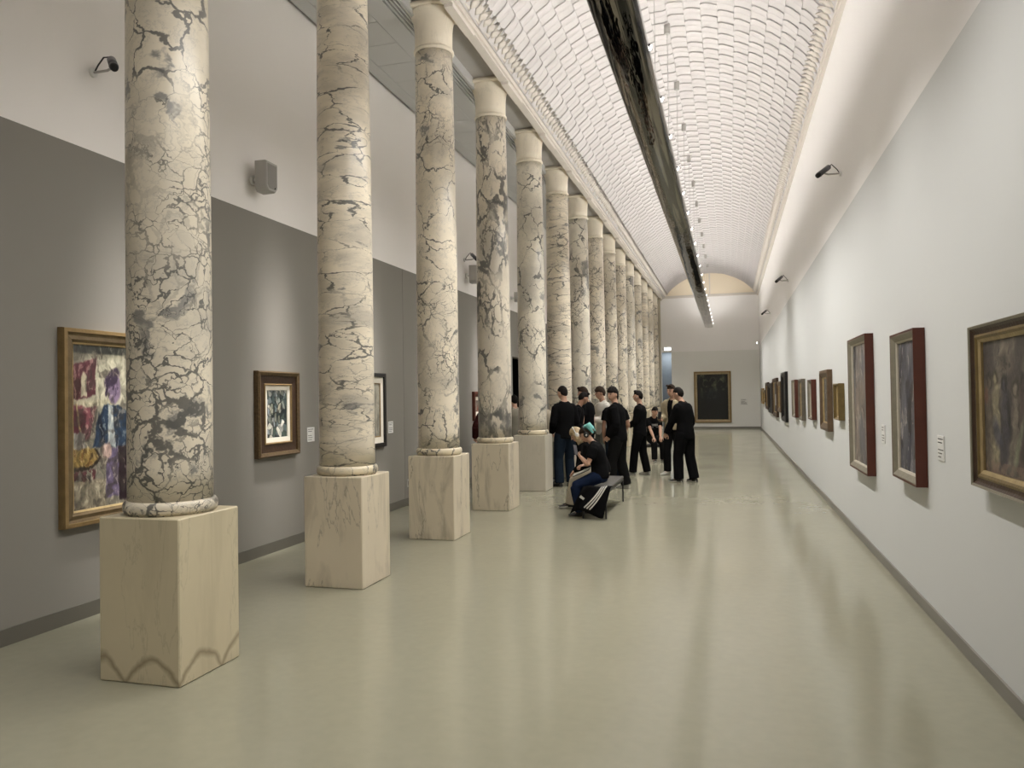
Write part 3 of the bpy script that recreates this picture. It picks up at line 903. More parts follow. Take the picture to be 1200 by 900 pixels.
def art_abstract(seed, a, b, dark=(34, 30, 34)):
    def f(u, v):
        n = fbm(u * 6, v * 6, seed); st = fbm(u * 24 + n * 6, v * 9 + n * 4, seed + 1); s2 = fbm(u * 8 + n, v * 3.5, seed + 2)
        c = np.zeros(u.shape + (3,)); c = mixc(c, a, np.ones_like(u))
        c = mixc(c, b, np.clip((s2 - .46) * 5, 0, 1))
        c = mixc(c, dark, np.clip((fbm(u * 7 + n * 2, v * 5, seed + 3) - .60) * 7, 0, .8))
        c = mixc(c, (176, 168, 158), np.clip((st - .62) * 6, 0, .7))
        c = mixc(c, dark, np.clip(.012 - np.abs(u - .80 + .06 * np.sin(v * 7)), 0, .012) / .012 * .6 * (v < .6))
        return c * (.66 + .66 * st)[..., None]
    return f

def art_portrait(seed, bg, dress, skin=(150, 135, 125)):
    def f(u, v):
        n = fbm(u * 5, v * 7, seed); st = fbm(u * 20 + n * 5, v * 8, seed + 1)
        c = np.zeros(u.shape + (3,)); c = mixc(c, bg, np.ones_like(u))
        w = u + (n - .5) * .10
        c = mixc(c, tuple(x * .8 for x in bg), np.clip((fbm(u * 12, v * 3, seed + 4) - .48) * 6, 0, 1))
        c = mixc(c, dress, quad(w, v, [(.15, .0), (.85, .0), (.74, .5), (.6, .66), (.42, .66), (.28, .52)], .05))
        c = mixc(c, tuple(x * .55 for x in dress), ell(w, v, .68, .3, .10, .3, .5, .1) * .8)
        c = mixc(c, skin, ell(w, v, .5, .77, .12, .11, .3))
        c = mixc(c, tuple(x * .5 for x in dress), ell(w, v, .5, .86, .14, .06, .4))
        return c * (.74 + .5 * st)[..., None]
    return f
def art_dark(seed, a=(14, 14, 15), b=(52, 52, 44)):
    def f(u, v):
        n = fbm(u * 7, v * 9, seed)
        c = np.zeros(u.shape + (3,)); c = mixc(c, a, np.ones_like(u))
        c = mixc(c, b, np.clip((n - .55) * 6, 0, 1) * np.clip(v * 1.8 - .6, 0, 1))
        for cu, cv, r in ((.28, .80, .10), (.52, .84, .12), (.76, .80, .10), (.45, .62, .2)):
            e = ell(u, v, cu, cv, r, r * .9, .3) - ell(u, v, cu, cv, r * .72, r * .68, .3)
            c = mixc(c, tuple(x * 1.35 for x in b), e * .55 * (n > .38))
        c = mixc(c, (20, 26, 34), ell(u, v, .5, .55, .3, .14, .8) * .6)
        return c * (.7 + .6 * fbm(u * 20, v * 20, seed + 2))[..., None]
    return f

L90, R90 = PI / 2, -PI / 2
def layer_gilt_wide(w1):
    return [('outer_moulding', 0.0, w1 * .45, [(0, .05), (.2, .062), (.7, .06), (1, .045)], M_gold),
            ('inner_moulding', w1 * .45, w1 * .85, [(0, .045), (.5, .035), (1, .040)], M_brownwood),
            ('liner', w1 * .85, w1, [(0, .040), (1, .030)], M_goldlight)]

# left wall
picture((XL, 5.20, 1.465), L90, 1.28, 1.50, [
    ('outer_moulding', 0, .035, [(0, .045), (.1, .064), (.9, .066), (1, .05)], M_gold),
    ('inner_moulding', .035, .105, [(0, .05), (.3, .042), (.7, .048), (1, .03)], gilt('dull_gilt', (0.16, 0.115, 0.06, 1))),
    ('liner', .105, .118, [(0, .034), (1, .026)], M_goldlight)],
    art_market, 'large gilt framed painting of a street seller, half hidden behind the nearest column', res=220)
e = picture((XL, 7.40, 1.498), L90, 0.80, 0.925, [
    ('outer_moulding', 0, .05, [(0, .055), (.3, .07), (1, .055)], gilt('dark_rope_gilt', (0.12, 0.08, 0.04, 1), var=.6, vscale=40)),
    ('inner_moulding', .05, .135, [(0, .04), (1, .035)], M_brownwood),
    ('gilt_edge', .135, .155, [(0, .042), (.5, .048), (1, .036)], M_gold),
    ('mount', .155, .205, [(0, .026), (1, .024)], M_mat)],
    art_cubist, 'grey cubist still life in a dark carved frame, between the two nearest columns', res=160)
picture((XL, 9.63, 1.485), L90, 1.0, 1.04, [
    ('frame', 0, .055, [(0, .05), (1, .05)], M_blackframe),
    ('mount', .055, .14, [(0, .024), (1, .022)], M_mat),
    ('gilt_edge', .14, .155, [(0, .026), (1, .022)], M_gold)],
    art_portrait(21, (150, 146, 132), (80, 82, 84)), 'black framed picture with wide cream mount peeking out right of the second column', res=90)
picture((XL, 14.48, 1.47), L90, 0.78, 0.565, [
    ('frame', 0, .10, [(0, .055), (.5, .06), (1, .035)], M_redwood),
    ('mount', .10, .17, [(0, .024), (1, .022)], M_mat)],
    art_portrait(31, (120, 110, 100), (110, 60, 40)), 'small red framed picture on the left wall beside the fourth column', res=60)

# right wall (nearest first)
dd = .08
picture((XR, 4.29, 1.555), R90, 1.24, 0.90, [
    ('outer_moulding', 0, .018, [(0, .066), (.3, .080), (1, .074)], M_silver),
    ('inner_moulding', .018, .052, [(0, .070), (.4, .06), (1, .054)], M_brownwood),
    ('gilt_band', .052, .078, [(0, .058), (.5, .060), (1, .052)], M_olive),
    ('liner', .078, .096, [(0, .050), (1, .040)], gilt('pale_gilt_liner', (0.38, 0.29, 0.15, 1)))],
    art_figures, 'painting of cloaked figures in a gilt frame, cut by the photo\'s right edge', res=200)
M_paleliner = gilt('pale_silver_liner', (0.50, 0.46, 0.38, 1), metal=.1, var=.15)
def redbox(y0, y1, z0, z1, art, label, fw=.06, res=120):
    return picture((XR, (y0 + y1) / 2, (z0 + z1) / 2), R90, y1 - y0, z1 - z0, [
        ('side_box', 0, .014, [(0, .082), (1, .082)], M_redwood),
        ('moulding', .014, fw, [(0, .080), (.15, .080), (1, .052)], M_silver),
        ('liner', fw, fw + .014, [(0, .05), (1, .040)], M_paleliner)], art, label, res=res)
redbox(6.235, 7.08, .937, 2.11, art_abstract(41, (92, 92, 100), (66, 66, 80)), 'tall painting in a deep red-brown box frame, second from the photo\'s right edge', res=140)
redbox(8.31, 9.47, .804, 2.225, art_abstract(51, (132, 120, 110), (104, 104, 108)), 'larger tall painting in a deep red-brown box frame, third from the photo\'s right edge', res=140)
def simple(y0, y1, z0, z1, fmat, fw, art, label, d=.07, liner=M_goldlight, res=50):
    return picture((XR, (y0 + y1) / 2, (z0 + z1) / 2), R90, y1 - y0, z1 - z0, [
        ('frame', 0, fw, [(0, d), (.4, d + .006), (1, d * .6)], fmat),
        ('liner', fw, fw + .02, [(0, d * .55), (1, d * .4)], liner)], art, label, res=res)
def bright(seed, a, b):
    return art_portrait(seed, a, b)
simple(10.36, 10.86, 1.285, 1.752, M_olive, .03, lambda u, v: mixc(art_portrait(61, (165, 160, 140), (150, 146, 126))(u, v), (210, 205, 185), rect(u, v, -1, 2, .82, 2) + rect(u, v, -1, 2, -1, .2)), 'small gold framed pale picture on the right wall, nearest of the small ones', d=.07)
simple(11.50, 12.46, 1.09, 1.96, gilt('brown_gilt', (0.13, 0.085, 0.05, 1)), .10, art_abstract(71, (84, 84, 80), (56, 58, 58)), 'wide moulded brown frame round a grey picture, left of the small gold one')
redbox(13.55, 14.20, 1.184, 1.855, art_abstract(81, (120, 116, 110), (96, 86, 80)), 'small red-brown box framed picture left of the wide brown frame', .045, 50)
simple(15.43, 16.16, 1.107, 1.90, gilt('grey_gilt', (0.16, 0.14, 0.11, 1)), .07, art_abstract(91, (130, 120, 116), (110, 96, 92)), 'grey-brown framed picture, right one of a close pair on the right wall')
redbox(16.88, 17.74, 1.12, 1.908, art_abstract(101, (126, 118, 116), (100, 88, 90)), 'red-brown box framed picture, left one of a close pair on the right wall', .05, 50)
simple(19.86, 21.43, .915, 2.155, M_blackframe, .10, art_dark(111, (8, 8, 9), (22, 22, 20)), 'big nearly black painting in a black frame along the right wall', liner=M_blackframe)
simple(21.75, 23.1, 1.105, 1.95, gilt('walnut_gilt', (0.15, 0.10, 0.055, 1)), .12, art_dark(121, (60, 48, 36), (96, 80, 60)), 'brown framed picture immediately beyond the big black painting')
simple(23.5, 25.6, .925, 2.075, M_brownwood, .12, lambda u, v: mixc(art_dark(131, (50, 46, 42), (80, 74, 66))(u, v), (190, 182, 176), rect(u, v, .2, .85, .22, .62)), 'dark framed picture with a pale lower panel, third beyond the small red box frames')
simple(25.9, 28.4, .97, 1.965, M_blackframe, .15, art_dark(141), 'black framed dark painting, fourth from the far end of the right wall', liner=M_blackframe)
simple(28.75, 30.5, 1.045, 2.015, M_brownwood, .12, art_dark(151, (66, 58, 50), (104, 92, 76)), 'brown framed painting, third from the far end of the right wall')
simple(30.8, 32.6, 1.27, 1.75, M_olive, .12, art_dark(161, (96, 76, 40), (130, 106, 60)), 'low gold framed picture, second from the far end of the right wall')
simple(32.9, 34.5, 1.19, 1.83, M_gold, .12, art_dark(171, (60, 46, 28), (96, 76, 44)), 'gold framed picture, the farthest one on the right wall')
# far wall
picture((-0.735, YF, 1.48), 0, 1.68, 2.40, [
    ('outer_moulding', 0, .07, [(0, .05), (.3, .07), (1, .055)], M_gold),
    ('inner_moulding', .07, .13, [(0, .05), (1, .04)], gilt('pale_dull_gilt', (0.36, 0.29, 0.18, 1))),
    ('liner', .13, .145, [(0, .04), (1, .028)], M_gold)],
    art_dark(181, (14, 16, 15), (78, 80, 62)), 'large dark painting in a gold frame hanging alone on the far wall', res=120)

# ------------------------------------------------------------------ wall labels
def wall_label(loc, rot, label, w=.16, h=.17, rows=6, seed=1):
    e = empty('wall_label', loc, rot, label, 'wall label', 'caption plates beside the paintings')
    mb = MB(); mb.bevbox(-w / 2, w / 2, -.008, -.001, -h / 2, h / 2, .0015); mb.build('plate', M_whiteplastic, e)
    rs = random.Random(seed)
    mb = MB()
    for r in range(rows):
        if rows > 4 and r == 2:
            mb.build('printed_text', M_ink, e); mb = MB(); continue
        z = h * .36 - r * h * .72 / max(1, rows - 1)
        x = -w * .40
        end = -w * .4 + w * (.45 + .35 * rs.random())
        while x < end:
            l = w * (.05 + .09 * rs.random()); mb.box(x, min(x + l, end + .01), -.0088, -.0081, z - h * .020, z + h * .020); x += l + w * .022
    mb.build('printed_text', M_ink, e)
wall_label((XR, 5.845, 1.253), R90, 'white caption plate between the gilt figure painting and the red box frame', seed=2)
wall_label((XR, 7.87, 1.245), R90, 'white caption plate between the two tall red box frames', .15, seed=3)
wall_label((XR, 9.98, 1.24), R90, 'white caption plate left of the larger tall red box frame', .15, seed=4)
wall_label((XL, 8.125, 1.235), L90, 'white caption plate just left of the second column, beside the cubist still life', seed=5)
wall_label((XL, 10.36, 1.225), L90, 'white caption plate right of the black framed picture on the left wall', seed=6)
wall_label((0.675, YF, 1.235), 0, 'white caption plate on the far wall right of the dark painting', .34, .30, rows=9, seed=7)

# ------------------------------------------------------------------ cameras, speakers, sign, socket
def security_camera(loc, rot, label, dropang=0.5):
    """bracket on the wall, arm, tilted body with hood, black lens and a looping cable; local -y is away from the wall"""
    e = empty('security_camera', loc, rot, label, 'security camera', 'wall security cameras')
    mb = MB(); mb.smooth = True; v, f = tube([(0, -.001, 0), (0, -.022, 0)], [(.035, .035)] * 2, 18, (1, 0, 0), .05); mb.add(v, f)
    mb.build('wall_plate', M_whiteplastic, e)
    mb = MB(); mb.smooth = True; mb.tube([(0, -.02, 0), (0, -.15, 0), (0, -.19, .015)], .010, 10, (1, 0, 0)); mb.build('arm', M_plastic, e)
    d = Vector((-.55, -.62, -.56)).normalized()
    c = Vector((-.0, -.2, .05))
    p0 = c - d * .10; p1 = c + d * .09
    mb = MB(); mb.smooth = True; v, f = tube([p0, c, p1], [(.034, .032)] * 3, 14, (1, -.6, 0), .12); mb.add(v, f)
    body = mb.build('camera_body', M_darkplastic, e)
    mb = MB(); mb.smooth = True; v, f = tube([p1 + d * .001, p1 + d * .05], [(.036, .036), (.030, .030)], 14, (1, -.6, 0), .2); mb.add(v, f)
    mb.build('lens_hood', M_black, body)
    mb = MB(); mb.smooth = True
    mb.tube([p0, p0 - d * .03 + Vector((0, .02, .02)), Vector((.015, -.10, .115)), Vector((.012, -.05, .06)), Vector((.008, -.02, .01))], .006, 8, (1, 0, 0)); mb.build('cable', M_black, e)
    return e
security_camera((XL, 4.90, 4.25), L90, 'security camera on the upper left wall, left of the nearest column')
security_camera((XL, 13.75, 4.25), L90, 'small security camera above the loudspeaker between third and fourth columns')
for y, z, lb in ((10.23, 4.35, 'nearest security camera high on the right wall'), (19.0, 4.26, 'middle one of three security cameras high on the right wall'), (27.0, 4.29, 'farthest security camera high on the right wall')):
    c = security_camera((XR, y, z), R90, lb)
    for ch in c.children:
        pass
    c.scale = (-1, 1, 1)

def wall_speaker(loc, label, s=1.0):
    e = empty('wall_speaker', loc, L90, label, 'loudspeaker', 'loudspeakers on the upper left wall')
    mb = MB(); mb.smooth = True; v, f = tube([(-.02, -.001, -.02), (-.02, -.03, -.02)], [(.04 * s, .05 * s)] * 2, 16, (1, 0, 0), .05); mb.add(v, f)
    mb.tube([(-.02, -.03, -.02), (.0, -.09, -.02)], .016, 10, (0, 0, 1)); mb.build('bracket', M_whiteplastic, e)
    # tapering cabinet with chamfered foot
    w, h, d = .105 * s, .16 * s, .13 * s
    prof = [(-w, -h), (w, -h), (w, h), (-w, h)]
    mb = MB()
    vs = []
    for (yy, k, zs) in ((-.085, .86, 1.0), (-.10, .97, 1.0), (-.085 - d, 1.0, .98), (-.105 - d, .92, .93)):
        for x, z in [(-w, -h * .72), (-w * .62, -h), (w * .62, -h), (w, -h * .72), (w, h), (-w, h)]:
            vs.append((x * k, yy, z * zs))
    fs = []
    for q in range(3):
        for i in range(6):
            j = (i + 1) % 6
            fs.append((q * 6 + i, q * 6 + j, q * 6 + 6 + j, q * 6 + 6 + i))
    fs += [tuple(range(6))[::-1], tuple(range(18, 24))]
    mb.add(vs, fs)
    cab = mb.build('cabinet', M_plastic, e, bevel=.006)
    mb = MB(); v = [(x * .8, -.107 - d, z * .8) for x, z in [(-w, -h * .72), (-w * .62, -h), (w * .62, -h), (w, -h * .72), (w, h), (-w, h)]]
    v += [(x, -.104 - d, z) for x, _, z in v]
    mb.add(v, [tuple(range(6)), tuple(range(6, 12))[::-1]] + [(i, (i + 1) % 6, 6 + (i + 1) % 6, 6 + i) for i in range(6)])
    mb.build('grille', plain('speaker_grille', (.27, .26, .24, 1), .6, bump=.3, bscale=300), e)
    mb = MB(); mb.smooth = True; v, f = tube([(w * .45, -.106 - d, -h * .7), (w * .45, -.111 - d, -h * .7)], [(.009, .009)] * 2, 10, (1, 0, 0), .1); mb.add(v, f); mb.build('badge', M_black, e)
wall_speaker((XL, 7.02, 3.98), 'grey loudspeaker on the upper left wall between the two nearest columns')
wall_speaker((XL, 13.86, 3.98), 'grey loudspeaker on the upper left wall between the third and fourth columns', 1.05)
wall_speaker((XL, 17.0, 3.93), 'small loudspeaker on the upper left wall between the fourth and fifth columns', .7)

e = empty('exit_sign', (-2.77, YF, 3.79), 0, 'lit white exit sign above the opening in the far wall', 'exit sign')
mb = MB(); mb.bevbox(-.17, .17, -.07, -.001, -.085, .085, .008); mb.build('housing', M_whiteplastic, e)
mb = MB(); mb.box(-.155, .155, -.074, -.0705, -.07, .07); mb.build('lit_panel', M_sign, e)
e = empty('wall_lamp', (XR, 36.75, 3.92), R90, 'small white lamp in the corner of right wall and far wall', 'lamp')
mb = MB(); mb.bevbox(-.10, .10, -.10, -.001, -.07, .07, .01); mb.build('housing', M_whiteplastic, e)
mb = MB(); mb.smooth = True; v, f = tube([(0.02, -.101, -.0), (0.02, -.13, -.0)], [(.055, .045), (.05, .04)], 16, (1, 0, 0), .1); mb.add(v, f); mb.build('lens', M_sign, e)
mb = MB(); mb.smooth = True; v, f = tube([(-.06, -.101, .05), (-.06, -.13, .05)], [(.02, .02)] * 2, 12, (1, 0, 0), .1); mb.add(v, f); mb.build('sensor', M_black, e)
e = empty('wall_socket', (XL, 10.97, .34), L90, 'small wall socket low on the left wall beside the third pedestal', 'socket')
mb = MB(); mb.bevbox(-.045, .045, -.014, -.001, -.06, .06, .004); mb.build('plate', M_plastic, e)
mb = MB(); mb.box(-.022, .022, -.016, -.0141, -.03, .03); mb.build('socket_insert', M_darkplastic, e)

# ------------------------------------------------------------------ people
M_skin = plain('skin_light', (0.50, 0.30, 0.21, 1), rough=0.5, var=0.06, vscale=20)
M_skin2 = plain('skin_tan', (0.40, 0.225, 0.15, 1), rough=0.5, var=0.06, vscale=20)
M_eye = plain('eye_dark', (0.02, 0.015, 0.012, 1), rough=0.3)
M_lip = plain('lip', (0.34, 0.13, 0.10, 1), rough=0.45)
M_hairblack = plain('hair_black', (0.010, 0.008, 0.007, 1), rough=0.7, spec=.12, var=.4, vscale=60, bump=.5, bscale=120)
M_hairbrown = plain('hair_dark_brown', (0.028, 0.017, 0.011, 1), rough=0.7, spec=.12, var=.4, vscale=60, bump=.5, bscale=120)
M_hairblond = plain('hair_blond', (0.36, 0.27, 0.15, 1), rough=0.55, var=.45, vscale=50, bump=.5, bscale=120)
M_hairteal = plain('hair_teal', (0.14, 0.40, 0.38, 1), rough=0.55, var=.35, vscale=50, bump=.5, bscale=120)
def cloth(name, col, var=.12):
    return plain(name, col, rough=0.95, var=var, vscale=9, bump=.35, bscale=25, spec=.06)
C_black = cloth('cloth_black', (0.0055, 0.0055, 0.006, 1))
C_black2 = cloth('cloth_soft_black', (0.008, 0.0078, 0.008, 1))
C_jean = cloth('cloth_dark_denim', (0.012, 0.019, 0.030, 1), .25)
C_navy = cloth('cloth_navy_denim', (0.010, 0.017, 0.040, 1), .25)
C_beige = cloth('cloth_beige', (0.33, 0.28, 0.185, 1))
C_white = cloth('cloth_white', (0.55, 0.53, 0.48, 1))
C_olive = cloth('cloth_grey_green', (0.13, 0.135, 0.115, 1))
C_grey = cloth('cloth_olive_grey', (0.24, 0.225, 0.18, 1))
C_maroon = cloth('cloth_maroon', (0.035, 0.010, 0.010, 1))
C_sand = cloth('cloth_sand', (0.36, 0.32, 0.25, 1))
C_shoewhite = plain('shoe_pale', (0.40, 0.39, 0.35, 1), rough=.6)
C_sole = plain('shoe_sole_white', (0.55, 0.54, 0.50, 1), rough=.6)
C_shoeblack = plain('shoe_black', (0.012, 0.012, 0.012, 1), rough=.55)

def remesh(parts, voxel, smooth=2, name='tmp'):
    V = []; Fc = []
    for v, f in parts:
        o = len(V); V += v; Fc += [tuple(i + o for i in q) for q in f]
    me = bpy.data.meshes.new(name); me.from_pydata(V, [], Fc); me.update()
    o = bpy.data.objects.new(name, me); COL.objects.link(o)
    r = o.modifiers.new('r', 'REMESH'); r.mode = 'VOXEL'; r.voxel_size = voxel; r.use_smooth_shade = True
    if smooth:
        s = o.modifiers.new('s', 'SMOOTH'); s.iterations = smooth; s.factor = 0.5
    dg = bpy.context.evaluated_depsgraph_get()
    ev = o.evaluated_get(dg)
    out = bpy.data.meshes.new_from_object(ev, depsgraph=dg)
    bpy.data.objects.remove(o); bpy.data.meshes.remove(me)
    out.polygons.foreach_set('use_smooth', [True] * len(out.polygons))
    return out

def mesh_np(me):
    a = np.empty(len(me.vertices) * 3, np.float32); me.vertices.foreach_get('co', a)
    return a.reshape(-1, 3)

def ellipsoid(c, r, M=None, nu=16, nv=10, fn=None):
    vs = []; fs = []
    c = Vector(c)
    for j in range(1, nv):
        ph = PI * j / nv
        for i in range(nu):
            th = 2 * PI * i / nu
            d = Vector((math.sin(ph) * math.cos(th), math.sin(ph) * math.sin(th), math.cos(ph)))
            p = Vector((d.x * r[0], d.y * r[1], d.z * r[2]))
            if fn: p = fn(p, d)
            vs.append(tuple(c + (M @ p if M else p)))
    for j in range(nv - 2):
        for i in range(nu):
            k = (i + 1) % nu
            fs.append((j * nu + i, (j + 1) * nu + i, (j + 1) * nu + k, j * nu + k))
    top = Vector((0, 0, r[2])); bot = Vector((0, 0, -r[2]))
    if fn: top = fn(top, Vector((0, 0, 1))); bot = fn(bot, Vector((0, 0, -1)))
    vs.append(tuple(c + (M @ top if M else top))); vs.append(tuple(c + (M @ bot if M else bot)))
    t = len(vs) - 2; b = len(vs) - 1
    for i in range(nu):
        k = (i + 1) % nu
        fs.append((t, i, k)); fs.append((b, (nv - 2) * nu + k, (nv - 2) * nu + i))
    return vs, fs

def ik(Sh, T, L1, L2, hint):
    Sh, T, hint = Vector(Sh), Vector(T), Vector(hint)
    d = T - Sh; L = d.length
    mx = (L1 + L2) * 0.998
    if L > mx:
        T = Sh + d * (mx / L); d = T - Sh; L = mx
    L = max(L, abs(L1 - L2) + .02)
    a = (L1 * L1 - L2 * L2 + L * L) / (2 * L)
    h = math.sqrt(max(0, L1 * L1 - a * a))
    u = d.normalized()
    w = (hint - u * hint.dot(u))
    w = w.normalized() if w.length > 1e-6 else Vector((0, 1, 0))
    return Sh + u * a + w * h, T

def hand_parts(W, d, n, side, k=1.0, curl=0.45, fist=False):
    """palm, four unequal bent fingers and a thumb from the side of the palm. d: direction of hand, n: palm normal (inner side)"""
    d = d.normalized(); n = (n - d * n.dot(d)).normalized()
    s = d.cross(n) * 1.0            # across the palm
    s = s * side                    # thumb side = -s ... chosen below
    parts = []
    p0 = W; p1 = W + d * .03 * k; p2 = W + d * .088 * k
    parts.append(tube([p0 - d * .02 * k, p0 + d * .01 * k, p1 + d * .02 * k, p2], [(.026 * k, .020 * k), (.031 * k, .018 * k), (.040 * k, .016 * k), (.041 * k, .013 * k)], 10, s))
    for q, (off, ln) in enumerate(((-.031, .070), (-.0105, .080), (.0105, .075), (.030, .060))):
        b = p2 + s * off * k - d * .006 * k
        pts = [b]; a = 0.15
        dirv = d
        for seg in range(3):
            a += curl * (1.0 + .1 * q)
            dirv = d * math.cos(a) + n * math.sin(a)
            pts.append(pts[-1] + dirv * ln * k * (.44, .32, .24)[seg])
        parts.append(tube(pts, [(.0098 * k, .0098 * k), (.0095 * k, .0095 * k), (.0088 * k, .0088 * k), (.0078 * k, .0078 * k)], 7, s))
    tb = W + d * .028 * k - s * .030 * k
    t1 = tb - s * .028 * k + d * .022 * k + n * .012 * k
    t2 = t1 - s * .006 * k + d * .030 * k + n * .014 * k
    t3 = t2 + d * .022 * k + n * .010 * k
    parts.append(tube([tb, t1, t2, t3], [(.014 * k, .014 * k), (.0125 * k, .0125 * k), (.0108 * k, .0108 * k), (.009 * k, .009 * k)], 7, n))
    return parts

def person(label, loc, face, H=1.75, lean=(0, 0, 0), side=0.0, head=(0, 0), pelvis=None, handR=None, handL=None,
           elbR=None, elbL=None, footR=(.10, .02), footL=(-.10, .02), footyaw=(-12, 12), kneeR=None, kneeL=None, ankR=None, ankL=None, toes=(0, 0),
           top=C_black, sleeve=1.0, topdrop=.10, loose=.022, trousers=C_black2, legloose=.014, hemz=.055, bottom_len=1.0, shoes=(C_shoeblack, C_sole),
           hair=('short', M_hairblack), skin=M_skin, jacket=None, width=.95, collar=False, curl=(.45, .45), palm=(None, None), bare_leg=False, topname='top', earbud=False, headphones=False, print_=False):
    k = H / 1.75
    hd = math.radians
    root = None
    # ---- spine
    Pz = (pelvis if pelvis else (0, 0, .945 * k))
    P0 = Vector(Pz)
    l0, l1, l2 = [hd(a) for a in lean]
    def spine(sv):
        """sv in metres above the pelvis point (unscaled) -> point, up, forward"""
        p = P0.copy(); st = .01
        t = 0.0
        up = Vector((0, math.sin(l0), math.cos(l0)))
        if sv <= 0:
            return P0 + Vector((0, 0, sv * k)), up, Vector((0, math.cos(l0), -math.sin(l0)))
        while t < sv - 1e-9:
            f = min(1, t / .45); an = l0 + (l1 - l0) * f
            if t > .50: an = l2
            up = Vector((math.sin(hd(side)) * f, math.sin(an), math.cos(an))).normalized()
            p = p + up * min(st, sv - t) * k
            t += st
        fw = Vector((0, math.cos(an), -math.sin(an)))
        return p, up, fw
    rings = [(-.115, .10, .085), (-.06, .150, .108), (0, .163, .114), (.06, .152, .106), (.15, .136, .098), (.26, .152, .108), (.37, .168, .112), (.44, .160, .096), (.50, .105, .074), (.53, .062, .058)]
    def torso(infl, s0=-.2, s1=.6, ext=0.0, wmul=1.0, sh=0.0):
        pts = []; rad = []
        for (sv, a, b) in rings:
            if sv < s0 or sv > s1: continue
            p, up, fw = spine(sv)
            pts.append(p); rad.append(((a * k * width + infl) * wmul, b * k + infl))
        return tube(pts, rad, 20, (1, 0, 0), .3)
    body = [torso(0)]
    # shoulders, neck, head
    shp, up, fw = spine(.445)
    X = Vector((1, 0, 0))
    SR = shp + X * (.172 * k * width); SL = shp - X * (.172 * k * width)
    nb, _, _ = spine(.50)
    nt_, nup, nfw = spine(.60)
    yaw, pit = hd(head[0]), hd(head[1])
    Mh = Matrix.Rotation(yaw, 3, 'Z') @ Matrix.Rotation(-pit, 3, 'X')
    hc = nt_ + Vector((0, 0, .0)) + nup * (.065 * k) + Mh @ Vector((0, .022 * k, .035 * k))
    body.append(tube([nb - nup * .02, nb + nup * .03 * k, hc - Mh @ Vector((0, .018 * k, .06 * k))], [(.062 * k, .060 * k), (.054 * k, .054 * k), (.052 * k, .054 * k)], 14, (1, 0, 0)))
    for sx in (-1, 1):
        body.append(tube([nb + nup * (.045 * k) + X * (sx * .022 * k) - nfw * .012 * k, nb.lerp(shp, .5) + X * (sx * .085 * k) - nfw * .01 * k, shp + X * (sx * .150 * k * width)], [(.040 * k,) * 2, (.042 * k,) * 2, (.046 * k,) * 2], 10, (0, 1, 0)))
    def hshape(p, d):
        q = p.copy()
        if d.z < 0:
            t = -d.z
            q.x *= 1 - .30 * t; q.y = q.y * (1 - .12 * t) + .020 * k * t * (1 if d.y > -0.2 else .3)
            if d.y < -.1: q.z *= (1 - .35 * min(1, -d.y * 1.5) * t)
        if d.y > .5: q.y *= .96
        return q
    HR = (.0765 * k, .097 * k, .119 * k)
    body.append(ellipsoid(hc, HR, Mh, 24, 16, hshape))
    def hp(x, y, z): return hc + Mh @ Vector((x * k, y * k, z * k))
    body.append(tube([hp(0, .090, .018), hp(0, .105, -.008), hp(0, .113, -.026)], [(.009 * k, .008 * k), (.011 * k, .009 * k), (.016 * k, .010 * k)], 8, Mh @ Vector((1, 0, 0))))   # nose
    body.append(tube([hp(-.022, .086, -.058), hp(0, .0925, -.057), hp(.022, .086, -.058)], [(.006 * k, .006 * k), (.0075 * k, .0075 * k), (.006 * k, .006 * k)], 8, (0, 0, 1)))   # mouth
    body.append(tube([hp(-.042, .082, .032), hp(0, .093, .030), hp(.042, .082, .032)], [(.008 * k, .007 * k)] * 3, 8, (0, 0, 1)))       # brow ridge
    for sx in (-1, 1):
        body.append(ellipsoid(hp(sx * .078, -.006, -.008), (.012 * k, .022 * k, .034 * k), Mh, 10, 8))
    # ---- arms
    L1, L2 = .29 * k, .255 * k
    arms = {}
    for sx, Sh, hnd, el, cu, pl in ((1, SR, handR, elbR, curl[0], palm[0]), (-1, SL, handL, elbL, curl[1], palm[1])):
        T = Vector(hnd) * k if hnd else Sh + Vector((sx * .055 * k, .05 * k, -.53 * k))
        if hnd is None and pelvis: pass
        E, W = ik(Sh, T, L1, L2, el or (sx * .5, -1, -.25))
        arms[sx] = (Sh, E, W)
        body.append(tube([Sh, Sh.lerp(E, .35), Sh.lerp(E, .7), E], [(.050 * k,) * 2, (.047 * k,) * 2, (.042 * k,) * 2, (.038 * k,) * 2], 12, (0, 1, 0)))
        body.append(tube([E, E.lerp(W, .3), E.lerp(W, .7), W], [(.039 * k,) * 2, (.042 * k,) * 2, (.034 * k,) * 2, (.027 * k, .024 * k)], 12, (0, 1, 0)))
        d = (W - E).normalized()
        n = Vector(pl) if pl else Vector((-sx, 0.15, .1))
        if abs(n.normalized().dot(d)) > .95: n = Vector((0, 0, -1))
        body += hand_parts(W, d, n, sx, k, cu)
    # ---- legs
    T1, T2 = .435 * k, .405 * k
    legs = {}
    for sx, an, ft, fy, kn in ((1, ankR, footR, footyaw[0], kneeR), (-1, ankL, footL, footyaw[1], kneeL)):
        Hp = P0 + Vector((sx * .088 * k, 0, -.03 * k))
        A = Vector(an) if an else Vector((ft[0] * k, ft[1] * k, .085 * k))
        K, A2 = ik(Hp, A, T1, T2, kn or (sx * .12, 1, 0))
        legs[sx] = (Hp, K, A2, fy)
        body.append(tube([Hp, Hp.lerp(K, .25), Hp.lerp(K, .65), K], [(.080 * k,) * 2, (.082 * k,) * 2, (.066 * k,) * 2, (.053 * k,) * 2], 14, (1, 0, 0)))
